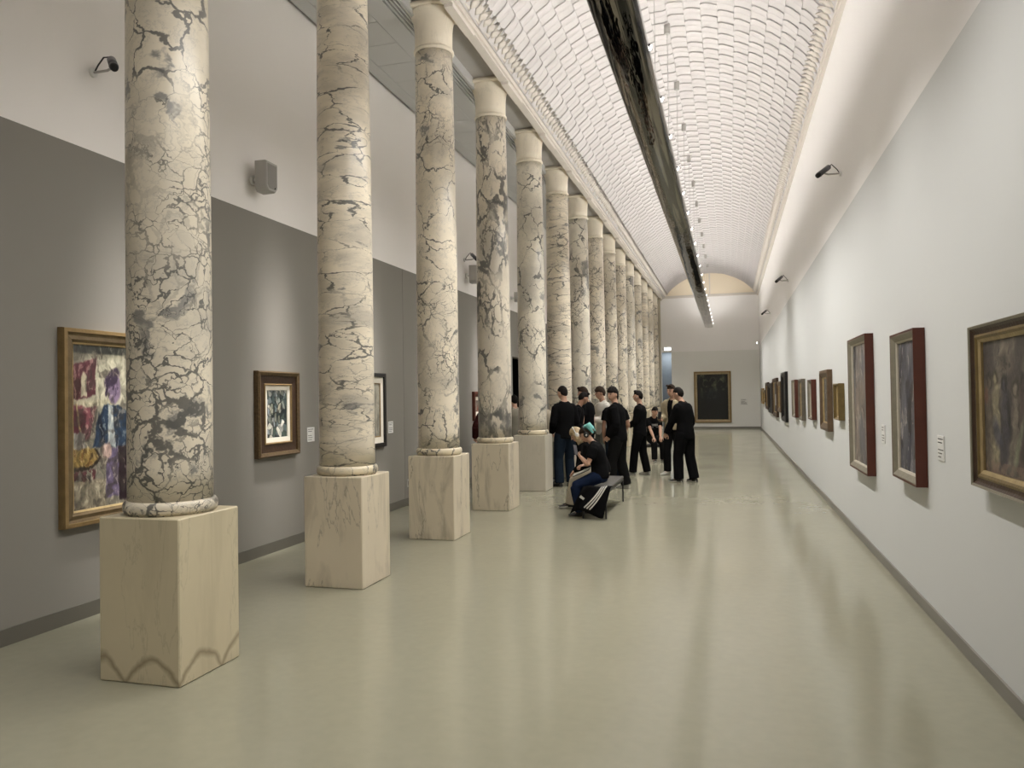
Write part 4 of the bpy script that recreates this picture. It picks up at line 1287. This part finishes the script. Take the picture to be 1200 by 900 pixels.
        body.append(tube([K, K.lerp(A2, .28), K.lerp(A2, .7), A2], [(.053 * k,) * 2, (.056 * k,) * 2, (.041 * k,) * 2, (.035 * k,) * 2], 12, (1, 0, 0)))
        fd = Vector((math.sin(hd(-fy)), math.cos(hd(-fy)), 0))
        body.append(tube([A2 - fd * .035 * k - Vector((0, 0, .045 * k)), A2 + fd * .05 * k - Vector((0, 0, .04 * k)), A2 + fd * .15 * k - Vector((0, 0, .055 * k))], [(.028 * k, .026 * k), (.034 * k, .03 * k), (.033 * k, .014 * k)], 10, (1, 0, 0)))
        body.append(tube([A2, A2 - Vector((0, 0, .05 * k))], [(.035 * k,) * 2, (.032 * k,) * 2], 10, (1, 0, 0)))
    me = remesh(body, .0075, 2, 'person')
    me.materials.append(skin); me.materials.append(M_eye); me.materials.append(M_lip)
    # eyes, brows and lips belong to the body surface
    co = mesh_np(me)
    ctr = np.empty(len(me.polygons) * 3, np.float32); me.polygons.foreach_get('center', ctr); ctr = ctr.reshape(-1, 3)
    Mi = np.array(Mh.transposed()); hl = ((ctr - np.array(hc)) @ Mi.T) / k
    mi = np.zeros(len(ctr), np.int32)
    fx, fy_, fz = hl[:, 0], hl[:, 1], hl[:, 2]
    front = fy_ > .05
    mi[front & (((np.abs(fx) - .031) / .014) ** 2 + ((fz - .008) / .0075) ** 2 < 1)] = 1
    mi[front & (np.abs(np.abs(fx) - .032) < .019) & (np.abs(fz - .032) < .005)] = 1
    mi[front & (np.abs(fx) < .024) & (np.abs(fz + .057) < .008)] = 2
    me.polygons.foreach_set('material_index', mi)
    root = link('person', me)
    root.location = loc; root.rotation_euler = (0, 0, hd(face))
    tag(root, label, 'person', 'museum visitors')
    # ---- trousers
    tr = [torso(.012 + legloose * .5, -.2, .09)]
    for sx in (1, -1):
        Hp, K, A2, fy = legs[sx]
        l = legloose
        end = K.lerp(A2, bottom_len) if bottom_len < 1 else A2 + Vector((0, 0, -.02 * k))
        tr.append(tube([Hp, Hp.lerp(K, .25), Hp.lerp(K, .65), K], [(.084 * k + l,) * 2, (.086 * k + l,) * 2, (.072 * k + l,) * 2, (.060 * k + l,) * 2], 14, (1, 0, 0)))
        tr.append(tube([K, K.lerp(end, .3), K.lerp(end, .7), end], [(.060 * k + l,) * 2, (.062 * k + l,) * 2, (.055 * k + l * 1.1,) * 2, (.052 * k + l * 1.2,) * 2], 12, (1, 0, 0), .05))
    m2 = remesh(tr, .014, 2, 'trousers'); m2.materials.append(trousers); link('trousers', m2, root)
    # ---- shirt / sweater / jacket
    def upper(nm, mat, infl, sl, drop, neck, opening=0.0):
        ps = [torso(infl, -drop - .001, neck)]
        pp, u_, _ = spine(0)
        if drop > .0:
            lo = []
            for sv, a, b in ((-drop, .158, .114), (-drop * .5, .162, .116), (.03, .160, .112)):
                p, u2, f2 = spine(sv); lo.append((p, (a * k * width + infl, b * k + infl)))
            ps.append(tube([q[0] for q in lo], [q[1] for q in lo], 20, (1, 0, 0), .1))
        for sx in (1, -1):
            Sh, E, W = arms[sx]
            i2 = infl * .72
            # shoulder yoke
            ps.append(tube([spine(.455)[0] + Vector((sx * .05 * k, 0, .012 * k)), Sh + Vector((sx * .004, 0, -.004 * k))], [(.062 * k + i2 * .5, .056 * k + i2 * .5), (.050 * k + i2, .052 * k + i2)], 12, (0, 1, 0)))
            ps.append(tube([nb + nup * (.022 * k) + Vector((sx * .034 * k, 0, 0)) - nfw * .010 * k, nb.lerp(shp, .5) + Vector((sx * .085 * k, 0, 0)) - nfw * .01 * k, shp + Vector((sx * .150 * k * width, 0, 0))], [(.040 * k + i2 * .6,) * 2, (.043 * k + i2 * .7,) * 2, (.047 * k + i2 * .8,) * 2], 10, (0, 1, 0)))
            if sl < .55:
                en = Sh.lerp(E, sl / .55)
                ps.append(tube([Sh, Sh.lerp(en, .5), en], [(.053 * k + i2,) * 2, (.054 * k + i2,) * 2, (.053 * k + i2,) * 2], 12, (0, 1, 0), .05))
            else:
                en = E.lerp(W, (sl - .55) / .45)
                ps.append(tube([Sh, Sh.lerp(E, .5), E], [(.053 * k + i2,) * 2, (.049 * k + i2,) * 2, (.044 * k + i2,) * 2], 12, (0, 1, 0)))
                ps.append(tube([E, E.lerp(en, .5), en], [(.045 * k + i2,) * 2, (.042 * k + i2,) * 2, (.034 * k + i2,) * 2], 12, (0, 1, 0), .05))
        if collar and not opening or (opening and True):
            n0, nu, nf = spine(.49)
            ps.append(tube([n0 - nu * .01, n0 + nu * .045 * k], [(.075 * k + infl * .4, .070 * k + infl * .4), (.066 * k + infl * .3, .064 * k + infl * .3)], 14, (1, 0, 0), .05))
        m3 = remesh(ps, .013, 3, nm)
        if opening:
            import bmesh
            bm = bmesh.new(); bm.from_mesh(m3)
            kill = [f for f in bm.faces if abs(f.calc_center_median().x - P0.x) < opening and f.normal.y > .2]
            bmesh.ops.delete(bm, geom=kill, context='FACES')
            bm.to_mesh(m3); bm.free()
            m3.polygons.foreach_set('use_smooth', [True] * len(m3.polygons))
        m3.materials.append(mat)
        o = link(nm, m3, root)
        if opening:
            sd = o.modifiers.new('thick', 'SOLIDIFY'); sd.thickness = .008; sd.offset = -1
        return o
    tp = upper(topname, top, loose, sleeve, topdrop, .505)
    if jacket:
        jm, jsl, jdrop, jop = jacket
        upper('jacket', jm, loose + .022, jsl, jdrop, .505, jop)
    # ---- shoes
    for sx in (1, -1):
        Hp, K, A2, fy = legs[sx]
        fd = Vector((math.sin(hd(-fy)), math.cos(hd(-fy)), 0)); sd = Vector((fd.y, -fd.x, 0)); z0 = A2.z - .085 * k + .0015
        mb = MB(); mb.smooth = True
        secs = [(-.068, .024, .060), (-.055, .034, .088), (-.02, .037, .100), (.03, .038, .088), (.08, .043, .066), (.13, .046, .052), (.17, .040, .044), (.195, .024, .034)]
        vs = []; mats = []
        nn = 14
        for (t, wdt, ht) in secs:
            for i in range(nn):
                a = 2 * PI * i / nn
                x = math.cos(a); z = math.sin(a)
                zz = (max(z, -.72) + .72) / 1.72 * ht
                xx = x * wdt * (1.0 if z < .1 else (1 - .35 * z))
                p = Vector((A2.x, A2.y, z0)) + fd * t * k + sd * xx * k + Vector((0, 0, zz * k))
                vs.append(tuple(p))
        fs = []
        for q in range(len(secs) - 1):
            for i in range(nn):
                j = (i + 1) % nn
                fs.append((q * nn + i, q * nn + j, (q + 1) * nn + j, (q + 1) * nn + i))
        fs += [tuple(range(nn))[::-1], tuple(range((len(secs) - 1) * nn, len(secs) * nn))]
        mb.add(vs, fs)
        for q, f in enumerate(mb.f):
            zc = sum(mb.v[i][2] for i in f) / len(f)
            if zc < z0 + .024 * k: mb.m[q] = 1
        mb.build('shoe', list(shoes), root)
    # ---- hair
    style, hm = hair
    def hair_cap(scale, hairline, down, nape, rough):
        rs = np.random.RandomState(len(label))
        ph = rs.rand(6) * 6.28
        def fn(p, d):
            q = hshape(p, d)
            bump = rough * (math.sin(d.x * 17 + ph[0]) * math.sin(d.y * 19 + ph[1]) + .7 * math.sin(d.z * 23 + ph[2]) * math.sin(d.x * 27 + ph[3]))
            # covered: top and back; not the face
            t = d.z - hairline + max(0.0, -d.y) * down + (0.15 if abs(d.x) > .8 and d.y < .25 else 0)
            if d.y < 0 and d.z < nape: t = -1
            m = min(1, max(0, t * 6 + .5))
            s_ = (1.0 + (scale + bump) * m) if m > 0 else .88
            s_ = .90 + (s_ - .90) * m
            return q * s_
        return ellipsoid(hc, HR, Mh, 40, 26, fn)
    hp_ = []
    if style == 'short': hp_.append(hair_cap(.12, .30, 1.25, -.72, .025))
    elif style == 'curly': hp_.append(hair_cap(.24, .30, 1.25, -.75, .07))
    elif style == 'quiff':
        hp_.append(hair_cap(.12, .34, 1.2, -.68, .03))
        for i in range(5): hp_.append(ellipsoid(hp(-.04 + .02 * i, .062, .105 + .008 * math.sin(i * 2)), (.022 * k, .034 * k, .022 * k), Mh, 10, 8))
    elif style in ('long', 'bob'):
        hp_.append(hair_cap(.20, .32, 1.2, -.9, .03))
        n = 9
        for i in range(n):
            a = PI * (i / (n - 1)) ; x = math.cos(a) * .085; y = -math.sin(a) * .085
            L_ = .17 if style == 'bob' else .28
            f0 = .35 if style == 'bob' else .1
            p = hp(x, y + f0 * .05, .03)
            e1 = hp(x * 1.18, y * 1.1 + f0 * .06, -.06); e2 = Vector((e1.x * .5 + hp(x * 1.1, y + .02, -.16).x * .5, e1.y * .5 + hp(x * 1.1, y + .03, -.16).y * .5, e1.z - L_ * .55 * k))
            hp_.append(tube([p, e1, e2], [(.030 * k,) * 2, (.028 * k,) * 2, (.013 * k,) * 2], 8, (1, 0, 0)))
    elif style == 'tealbun':
        hp_.append(hair_cap(.12, .34, .95, -.45, .02))
    m4 = remesh(hp_, .008, 1, 'hair'); m4.materials.append(hm); link('hair', m4, root)
    if style == 'tealbun':
        tl = []
        rs = random.Random(4)
        for i in range(15):
            a = i / 15 * 2 * PI
            st = hp(.045 * math.cos(a) * .6, -.045 + .035 * math.sin(a), .105)
            m = hp(.075 * math.cos(a), -.085 + .05 * math.sin(a), .125 + .02 * rs.random())
            en = hp(.075 * math.cos(a), -.130 + .05 * math.sin(a), .05 - .09 * rs.random())
            tl.append(tube([st, m, en], [(.022 * k,) * 2, (.026 * k,) * 2, (.009 * k,) * 2], 8, (1, 0, 0)))
        tl.append(ellipsoid(hp(0, -.08, .105), (.066 * k, .064 * k, .045 * k), Mh))
        m5 = remesh(tl, .008, 1, 'dyed_hair'); m5.materials.append(M_hairteal)
        o = link('dyed_hair', m5, root); o['label'] = 'teal dyed top of the hair'
    if earbud:
        mb = MB(); mb.smooth = True; mb.add(*ellipsoid(hp(-.092, .008, -.014), (.008, .009, .011), Mh, 8, 6)); mb.add(*tube([hp(-.094, .012, -.018), hp(-.092, .018, -.042)], [(.0045,) * 2] * 2, 6)); mb.build('earbud', C_sole, root)
    if headphones:
        col_ = C_shoeblack if headphones == 'black' else C_sole
        mb = MB(); mb.smooth = True
        pts = [hp(.095 * math.cos(a), -.01, .02 + .118 * math.sin(a)) for a in np.linspace(0, PI, 13)]
        mb.add(*tube(pts, [(.009, .012)] * 13, 8, Mh @ Vector((0, 1, 0))))
        hb = mb.build('headphones', col_, root)
        for sx in (-1, 1):
            mb = MB(); mb.smooth = True; mb.add(*tube([hp(sx * .078, -.008, -.005), hp(sx * .112, -.008, -.005)], [(.036, .040), (.032, .036)], 16, Mh @ Vector((0, 1, 0)), .2)); mb.build('ear_cup', col_, hb)
            if headphones == 'black':
                mb = MB(); mb.smooth = True; mb.add(*tube([hp(sx * .119, -.008, -.012), hp(sx * .122, -.008, -.012)], [(.014, .014)] * 2, 10, Mh @ Vector((0, 1, 0)), .1)); mb.build('cup_badge', C_sole, hb)
    return dict(root=root, spine=spine, arms=arms, legs=legs, hc=hc, hp=hp, k=k)

def at(p, q):
    """local point q of person p -> world"""
    a = p['root'].rotation_euler.z; v = Vector(q)
    return p['root'].location + Matrix.Rotation(a, 3, 'Z') @ v

def patch(p, name, pts, mat, off=.004):
    """small printed patch on a garment: local quad points pushed along their normal, with thickness"""
    P = [Vector(q) for q in pts]
    n = (P[1] - P[0]).cross(P[3] - P[0]).normalized()
    mb = MB(); mb.add([tuple(q + n * off) for q in P] + [tuple(q) for q in P], [(0, 1, 2, 3), (7, 6, 5, 4), (0, 4, 5, 1), (1, 5, 6, 2), (2, 6, 7, 3), (3, 7, 4, 0)])
    return mb.build(name, mat, p['root'])

# standing group at the left
pA = person('man seen from behind in black jacket and dark jeans, leftmost of the standing group', (-2.885, 13.75, 0), 34, 1.81, lean=(2, 4, 8), head=(26, 4),
    handR=(.17, .20, .95), handL=(-.18, .18, .95), top=C_black, sleeve=1.0, topdrop=.10, loose=.028, trousers=C_jean, legloose=.026, footR=(.11, .05), footL=(-.13, -.02), hair=('short', M_hairblack), width=.96, collar=True, shoes=(C_shoeblack, C_shoeblack))
pB = person('black haired man facing right with lowered head, behind the leftmost man', (-2.815, 14.44, 0), -80, 1.72, lean=(3, 8, 25), head=(25, 18), handR=(.18, .22, 1.0), handL=(-.12, .25, 1.02),
    top=C_black, sleeve=1.0, trousers=C_black2, hair=('quiff', M_hairblack), skin=M_skin2)
pC = person('man in black short sleeved t-shirt with bare arm, facing left in the standing group', (-2.70, 15.02, 0), 72, 1.81, lean=(1, 3, 14), head=(14, 8), top=C_black, sleeve=.34, topdrop=.10, loose=.026, trousers=C_jean, legloose=.02, hair=('quiff', M_hairbrown), topname='shirt')
pD = person('man in pale shirt and grey-green trousers behind the tall man in black jacket', (-2.47, 15.62, 0), 130, 1.80, lean=(1, 3, 12), head=(-6, 6), handR=(.10, .32, 1.08), handL=(-.02, .34, 1.12), palm=((0, .3, 1), (0, .3, 1)),
    top=C_white, sleeve=.9, topdrop=.12, loose=.03, trousers=C_olive, legloose=.03, hair=('curly', M_hairbrown), skin=M_skin2, topname='shirt', shoes=(C_shoewhite, C_sole))
pE = person('tall smiling man in black jacket turning his head to the left, middle of the group', (-1.885, 13.5, 0), 82, 1.77, lean=(2, 6, 12), head=(62, 4), handR=(.16, .02, .84), handL=(-.18, .12, .92),
    top=C_black, sleeve=1.0, topdrop=.12, loose=.04, trousers=C_black2, legloose=.034, hair=('curly', M_hairblack), width=.98, collar=True, shoes=(C_shoewhite, C_sole), footR=(.11, -.10), footL=(-.11, .10))
pL = person('man with bare forearm and black t-shirt, mostly hidden behind the tall smiling man', (-2.06, 14.35, 0), 10, 1.70, lean=(1, 3, 10), head=(20, 2), top=C_black, sleeve=.36, loose=.03, handR=(.17, .24, 1.02), elbR=(.6, -.9, -.4), trousers=C_jean, legloose=.022,
    hair=('short', M_hairblack), topname='shirt', skin=M_skin2)
pF = person('man in black sweatshirt standing with folded hands, facing left, apart from the group', (-1.77, 15.85, 0), 84, 1.71, lean=(-3, 0, 6), head=(4, -4), handR=(-.02, .235, 1.02), handL=(.04, .215, 1.055), elbR=(1, -.5, -.6), elbL=(-1, -.5, -.6), palm=((0, -1, .2), (0, -1, .2)),
    top=C_black, sleeve=.94, topdrop=.12, loose=.028, trousers=C_black, legloose=.026, hair=('quiff', M_hairblack), earbud=True, shoes=(C_shoewhite, C_sole), footR=(.12, -.12), footL=(-.10, .14), footyaw=(-20, 8))
pG = person('man in open beige jacket over black shirt, holding a phone', (-1.10, 16.05, 0), 155, 1.83, lean=(1, 2, 8), head=(-8, 8), handR=(.12, .30, 1.10), handL=(-.22, .12, .90), elbR=(.4, -1, -.6), palm=((-.6, 0, .6), None),
    top=C_black, sleeve=.3, topdrop=.08, loose=.02, jacket=(C_beige, 1.0, .06, .062), trousers=C_black2, legloose=.018, hair=('quiff', M_hairbrown), topname='shirt', shoes=(C_shoewhite, C_sole), footR=(.12, .06), footL=(-.12, 0))
pH = person('slouching man in black tracksuit with his back turned, rightmost of the visitors', (-.80, 14.7, 0), 58, 1.77, lean=(2, 9, 22), head=(12, 4), handR=(.20, .12, .88), handL=(-.17, .30, .90), top=C_black, sleeve=1.0, topdrop=.14, loose=.036,
    trousers=C_black, legloose=.036, hair=('short', M_hairblack), collar=True, footR=(.12, -.10), footL=(-.11, .08), shoes=(C_shoeblack, C_sole))
# visitors partly hidden by columns
pM = person('dark haired visitor in olive grey jacket between the fourth and fifth columns', (-4.17, 15.0, 0), 40, 1.66, lean=(1, 3, 8), top=C_grey, sleeve=1.0, loose=.04, trousers=C_black2, hair=('short', M_hairblack))
pN = person('visitor in pale beige coat, mostly hidden behind the fifth column', (-3.42, 14.6, 0), 10, 1.62, lean=(2, 5, 10), side=-12, handR=(.27, .14, .98), elbR=(1, -.5, -.2), top=C_sand, sleeve=1.0, loose=.04, topdrop=.12, trousers=C_grey, hair=('short', M_hairbrown))
pO = person('visitor in dark maroon top, nearly all hidden behind the fourth column', (-4.19, 13.2, 0), 60, 1.66, handL=(-.28, .05, .98), elbL=(-1, -.6, -.2), top=C_maroon, sleeve=1.0, loose=.036, trousers=C_black, hair=('short', M_hairblack))

# benches
M_seat = plain('bench_leather', (0.075, 0.07, 0.063, 1), rough=.5, var=.15, vscale=5, bump=.15, bscale=90)
def bench(loc, label, wx=.40, ly=1.75, h=.410):
    e = empty('bench', loc, 0, label, 'bench', 'gallery benches')
    mb = MB(); mb.bevbox(-wx / 2, wx / 2, 0, ly, h - .045, h, .012); mb.build('seat', M_seat, e, bevel=.004)
    mb = MB(); mb.box(-wx / 2 + .004, wx / 2 - .004, .004, .024, h - .07, h - .0455); mb.box(-wx / 2 + .004, wx / 2 - .004, ly - .024, ly - .004, h - .07, h - .0455)
    mb.box(-wx / 2 + .004, -wx / 2 + .024, .024, ly - .024, h - .07, h - .0455); mb.box(wx / 2 - .024, wx / 2 - .004, .024, ly - .024, h - .07, h - .0455)
    mb.build('seat_frame', M_black, e)
    for sx in (-1, 1):
        for yy in (.012, ly - .032):
            mb = MB(); x = sx * (wx / 2 - .014); mb.box(x - .011, x + .011, yy, yy + .022, .001, h - .0705); mb.build('leg', M_black, e)
    return e
bench((-1.755, 10.16, 0), 'black legged bench in the foreground with two seated visitors', wx=.335, h=.396)
bench((-1.80, 19.16, 0), 'second bench, behind the man in the black sweatshirt', ly=2.3)

# seated people
seat = .410
pJ = person('seated visitor with teal hair and black headphones on the near end of the bench', (-1.715, 10.44, 0), 97, 1.46, pelvis=(0, 0, seat + .162), lean=(2, 20, 34), head=(4, 24),
    handL=(-.05, .31, .97), elbL=(-.5, .2, -1), handR=(.13, .27, .82), elbR=(.6, -.4, -.6), palm=((0, .2, -1), (.4, -.3, .2)),
    ankR=(.12, .20, .085), ankL=(-.10, .27, .085), kneeR=(.1, 1, .9), kneeL=(-.1, 1, .9), footyaw=(-10, 10),
    top=C_black, sleeve=.36, topdrop=.06, loose=.03, trousers=C_navy, legloose=.022, hair=('tealbun', M_hairbrown), headphones='black', topname='shirt', shoes=(C_shoeblack, C_shoeblack))
pK = person('seated blond visitor in black top and sand trousers, bent low, beyond the teal haired one', (-1.80, 11.12, 0), 88, 1.58, pelvis=(0, 0, seat + .168), lean=(12, 40, 58), head=(8, 32),
    handR=(.06, .42, .62), handL=(-.06, .42, .60), palm=((0, .2, -1), (0, .2, -1)), ankR=(.09, .44, .085), ankL=(-.10, .46, .085), kneeR=(.05, 1, 1), kneeL=(-.05, 1, 1), footyaw=(0, 6),
    top=C_black, sleeve=1.0, topdrop=.05, loose=.03, trousers=C_sand, legloose=.024, hair=('bob', M_hairblond), headphones='white', shoes=(C_shoeblack, C_sole))
pI = person('seated visitor in black t-shirt with white print on the far bench', (-1.84, 19.36, 0), 203, 1.66, pelvis=(0, 0.0, seat + .178), lean=(4, 18, 24), head=(10, 10), handR=(.10, .44, .58), handL=(-.06, .45, .60), palm=((0, .3, -1), (0, .3, -1)),
    ankR=(.10, .42, .085), ankL=(-.12, .40, .085), kneeR=(.05, 1, 1), kneeL=(-.05, 1, 1), top=C_black, sleeve=.34, topdrop=.05, loose=.028, trousers=C_black2, legloose=.02, hair=('short', M_hairblack), topname='shirt')

# things held or worn loosely
def loose_thing(name, label, cat, loc, rot):
    o = empty(name, loc, 0, label, cat); o.rotation_euler = rot
    return o
# white sketchbook across the teal haired visitor's lap
th = [(pJ['legs'][q][0], pJ['legs'][q][1]) for q in (1, -1)]
mid = (th[0][0].lerp(th[0][1], .76) + th[1][0].lerp(th[1][1], .76)) / 2
sl = (th[0][1] - th[0][0] + th[1][1] - th[1][0])
pitch_ = math.atan2(sl.z, math.hypot(sl.x, sl.y))
k_ = at(pJ, mid + Vector((0, 0, .146)))
e = loose_thing('sketchbook', 'white open sketchbook lying on the lap of the teal haired visitor', 'book', k_, (0, pitch_, math.radians(7)))
mb = MB(); mb.bevbox(-.12, .12, -.11, .11, 0, .008, .002); mb.build('cover', C_shoeblack, e)
mb = MB(); mb.bevbox(-.115, .115, -.105, .105, .0085, .018, .002); mb.build('pages', C_sole, e)
def phone(label, p, q, rot):
    e = loose_thing('phone', label, 'phone', at(p, q), rot)
    mb = MB(); mb.bevbox(-.037, .037, -.005, .005, -.075, .075, .003); mb.build('case', M_black, e)
    mb = MB(); mb.box(-.033, .033, -.0062, -.0052, -.069, .069); mb.build('screen', M_darkplastic, e)
def grip(p, sx, f=.085, n=.028):
    Sh, E, W = p['arms'][sx]
    d = (W - E).normalized()
    return W + d * f
g = grip(pG, 1); phone('dark phone held up by the man in the open beige jacket', pG, g + Vector((-.035, .05, .075)), (math.radians(15), 0, math.radians(160)))
g = grip(pJ, -1); phone('phone in the raised hand of the teal haired visitor', pJ, g + Vector((.045, .035, .05)), (math.radians(-20), math.radians(10), math.radians(60)))
g = grip(pD, 1)
e = loose_thing('compact_camera', 'small black camera in the hands of the man in the pale shirt', 'camera', at(pD, g + Vector((-.06, .10, .05))), (0, 0, math.radians(135)))
mb = MB(); mb.bevbox(-.06, .06, -.02, .02, -.035, .035, .006); mb.build('camera_body', M_black, e)
mb = MB(); mb.smooth = True; mb.add(*tube([(0, .021, 0), (0, .055, 0)], [(.026, .026), (.024, .024)], 16, (1, 0, 0), .1)); mb.build('lens', M_darkplastic, e)
# black track jacket with white stripes hanging over the bench edge beside the teal haired visitor
e = empty('track_jacket', (-1.70, 10.135, 0), 0, 'black track jacket with white stripes draped over the near end of the bench', 'jacket')
pts = []
mb = MB(); mb.smooth = True
nx, nz = 14, 16
def jk(u, v):
    # u across, v down: from the seat top over the near edge and down towards the floor
    x = -.17 + .36 * u - .05 * v * (1 - u) - .05 * v
    if v < .25:
        return Vector((x, .055 - .075 * v / .25, seat + .024 + .010 * math.sin(u * 9)))
    t = (v - .25) / .75
    return Vector((x - .10 * t * (1 - .4 * u), -.022 - .05 * math.sin(t * 2.2) - .018 * math.sin(u * 11 + t * 3), seat + .024 + .010 * math.sin(u * 9) * (1 - t) - t * (.36 - .05 * math.sin(u * 5))))
top_ = [[jk(i / nx, j / nz) for i in range(nx + 1)] for j in range(nz + 1)]
vs = [tuple(p) for r in top_ for p in r]
n1 = len(vs)
vs += [(p[0], p[1] + (.008 if j > 4 else 0), p[2] - (.008 if j <= 4 else 0)) for j, r in enumerate(top_) for p in r]
fs = []
W_ = nx + 1
for j in range(nz):
    for i in range(nx):
        a = j * W_ + i
        fs.append((a, a + 1, a + W_ + 1, a + W_)); fs.append((n1 + a, n1 + a + W_, n1 + a + W_ + 1, n1 + a + 1))
for j in range(nz):
    a = j * W_; fs.append((a, a + W_, n1 + a + W_, n1 + a)); a += nx; fs.append((a, n1 + a, n1 + a + W_, a + W_))
for i in range(nx):
    a = i; fs.append((a, n1 + a, n1 + a + 1, a + 1)); a = nz * W_ + i; fs.append((a, a + 1, n1 + a + 1, n1 + a))
mb.add(vs, fs)
mb.build('cloth', C_black, e)
for q, (u0, du) in enumerate(((.70, -.30), (.78, -.30), (.86, -.30))):
    pp = []
    for s in range(12):
        t = s / 11; v = .22 + .68 * t
        p = jk(u0 + du * t, v) + Vector((0, -.006, .004)); pp.append(p)
    v, f = tube(pp, [(.009, .003)] * 12, 6, (1, 0, 0), .1)
    mb = MB(); mb.add(v, f); o = mb.build('stripe', C_sole, e)
mb = MB(); a, b, c, d = jk(.10, .50), jk(.28, .62), jk(.26, .67), jk(.08, .55)
off = Vector((0, -.014, 0)); mb.add([tuple(p + off) for p in (a, b, c, d)] + [tuple(p + off * .4) for p in (a, b, c, d)], [(0, 1, 2, 3), (7, 6, 5, 4), (0, 4, 5, 1), (1, 5, 6, 2), (2, 6, 7, 3), (3, 7, 4, 0)])
mb.build('white_panel', C_sole, e)

# white lettering-like print on the seated visitor's chest, logo marks on the tracksuit
def chest_marks(p, sv, rows, mat, name, infl=.034):
    c, up, fw = p['spine'](sv)
    k = p['k']
    mb = MB()
    for r, (z, xs) in enumerate(rows):
        for (x0, x1, h) in xs:
            base = c + up * z
            bulge = lambda x: fw * (.112 * k + infl + .006) * math.sqrt(max(.2, 1 - (x / (.165 * k + infl)) ** 2))
            q = [base + Vector((x, 0, 0)) + bulge(x) + up * dz for x, dz in ((x0, -h), (x1, -h), (x1, h), (x0, h))]
            q2 = [v - fw * .02 for v in q]
            mb.add([tuple(v) for v in q + q2], [(0, 1, 2, 3), (7, 6, 5, 4), (0, 4, 5, 1), (1, 5, 6, 2), (2, 6, 7, 3), (3, 7, 4, 0)])
    return mb.build(name, mat, p['root'])
M_print = plain('faded_print', (0.30, 0.30, 0.29, 1), rough=.8)
chest_marks(pI, .36, [(0.0, [(-.085, -.045, .026), (-.035, .0, .026), (.01, .045, .026), (.055, .09, .026)]), (-.06, [(-.085, .09, .006)])], M_print, 'shirt_print')

# ------------------------------------------------------------------ light
def area(name, loc, size, sizey, power, direction, col=(1, .965, .925), spread=PI):
    l = bpy.data.lights.new(name, 'AREA'); l.shape = 'RECTANGLE'; l.size = size; l.size_y = sizey; l.energy = power; l.color = col
    l.spread = spread
    o = bpy.data.objects.new(name, l); COL.objects.link(o); o.location = loc
    o.rotation_euler = Vector(direction).to_track_quat('-Z', 'Y').to_euler()
    return o
def spot(name, loc, target, power, angle, blend=0.6, col=(1, .965, .925), radius=.03):
    l = bpy.data.lights.new(name, 'SPOT'); l.energy = power; l.spot_size = math.radians(angle); l.spot_blend = blend; l.color = col
    l.shadow_soft_size = radius
    o = bpy.data.objects.new(name, l); COL.objects.link(o); o.location = loc
    o.rotation_euler = (Vector(target) - Vector(loc)).to_track_quat('-Z', 'Y').to_euler()
    return o
# uplight of the pendant
area('pendant_uplight', (CX, (BY0 + BY1) / 2, BZ + 0.09), .26, BY1 - BY0, 288, (0, 0, 1))
# heads on the pendant aimed at the pictures of the right wall
for i, y in enumerate([4.3, 6.68, 8.9, 10.65, 11.95, 13.9, 15.8, 17.3, 20.6, 22.4, 24.6, 27.1, 29.6, 31.7, 33.7]):
    spot('pendant_and_fill_spot', (BX1 + .03, y, BZ + .09), (XR - .55, y - .02, .0), 150, 122, 1.0)
# unseen strip light added on its left to brighten colonnade and floor
ls = area('added_side_fill', (BX0 - .03, (BY0 + BY1) / 2, BZ + .06), BY1 - BY0, .05, 350, (-1, 0, -1.7), spread=math.radians(118))
# far wall
spot('pendant_and_fill_spot', (CX + .1, 34.0, BZ + .09), (-0.7, YF, 1.1), 600, 95, 1.0)
spot('pendant_and_fill_spot', (CX, 35.02, BZ + .08), (CX, YF + .3, 7.2), 72, 80, 1.0)  # extra lamp added to brighten the lunette, not a real pendant head
area('passage_lamp', (-2.8, YF + .9, 3.75), .6, .6, 11, (0, 0, -1), col=(.92, .97, 1))
# lamps in the aisle ceiling slot aimed at the left wall
for y, t in ((5.4, 5.2), (7.45, 7.40), (9.7, 9.63), (12.0, 11.9), (14.5, 14.48), (16.8, 16.5), (20, 20), (24, 24), (28, 28), (32, 32)):
    spot('slot_spot', (-3.64, y, 6.19), (XL, t, 2.2), 3000, 14, 1.0, radius=.35)
SC.view_settings.view_transform = 'Standard'
SC.view_settings.look = 'None'
SC.view_settings.gamma = 1.0
SC.view_settings.use_curve_mapping = False
SC.view_settings.exposure = 0.5
w = bpy.data.worlds.new('world'); SC.world = w; w.use_nodes = True
w.node_tree.nodes['Background'].inputs[0].default_value = (0.0, 0.0, 0.0, 1)
SC.cycles.max_bounces = 8
SC.cycles.diffuse_bounces = 6
SC.cycles.sample_clamp_indirect = 6.0
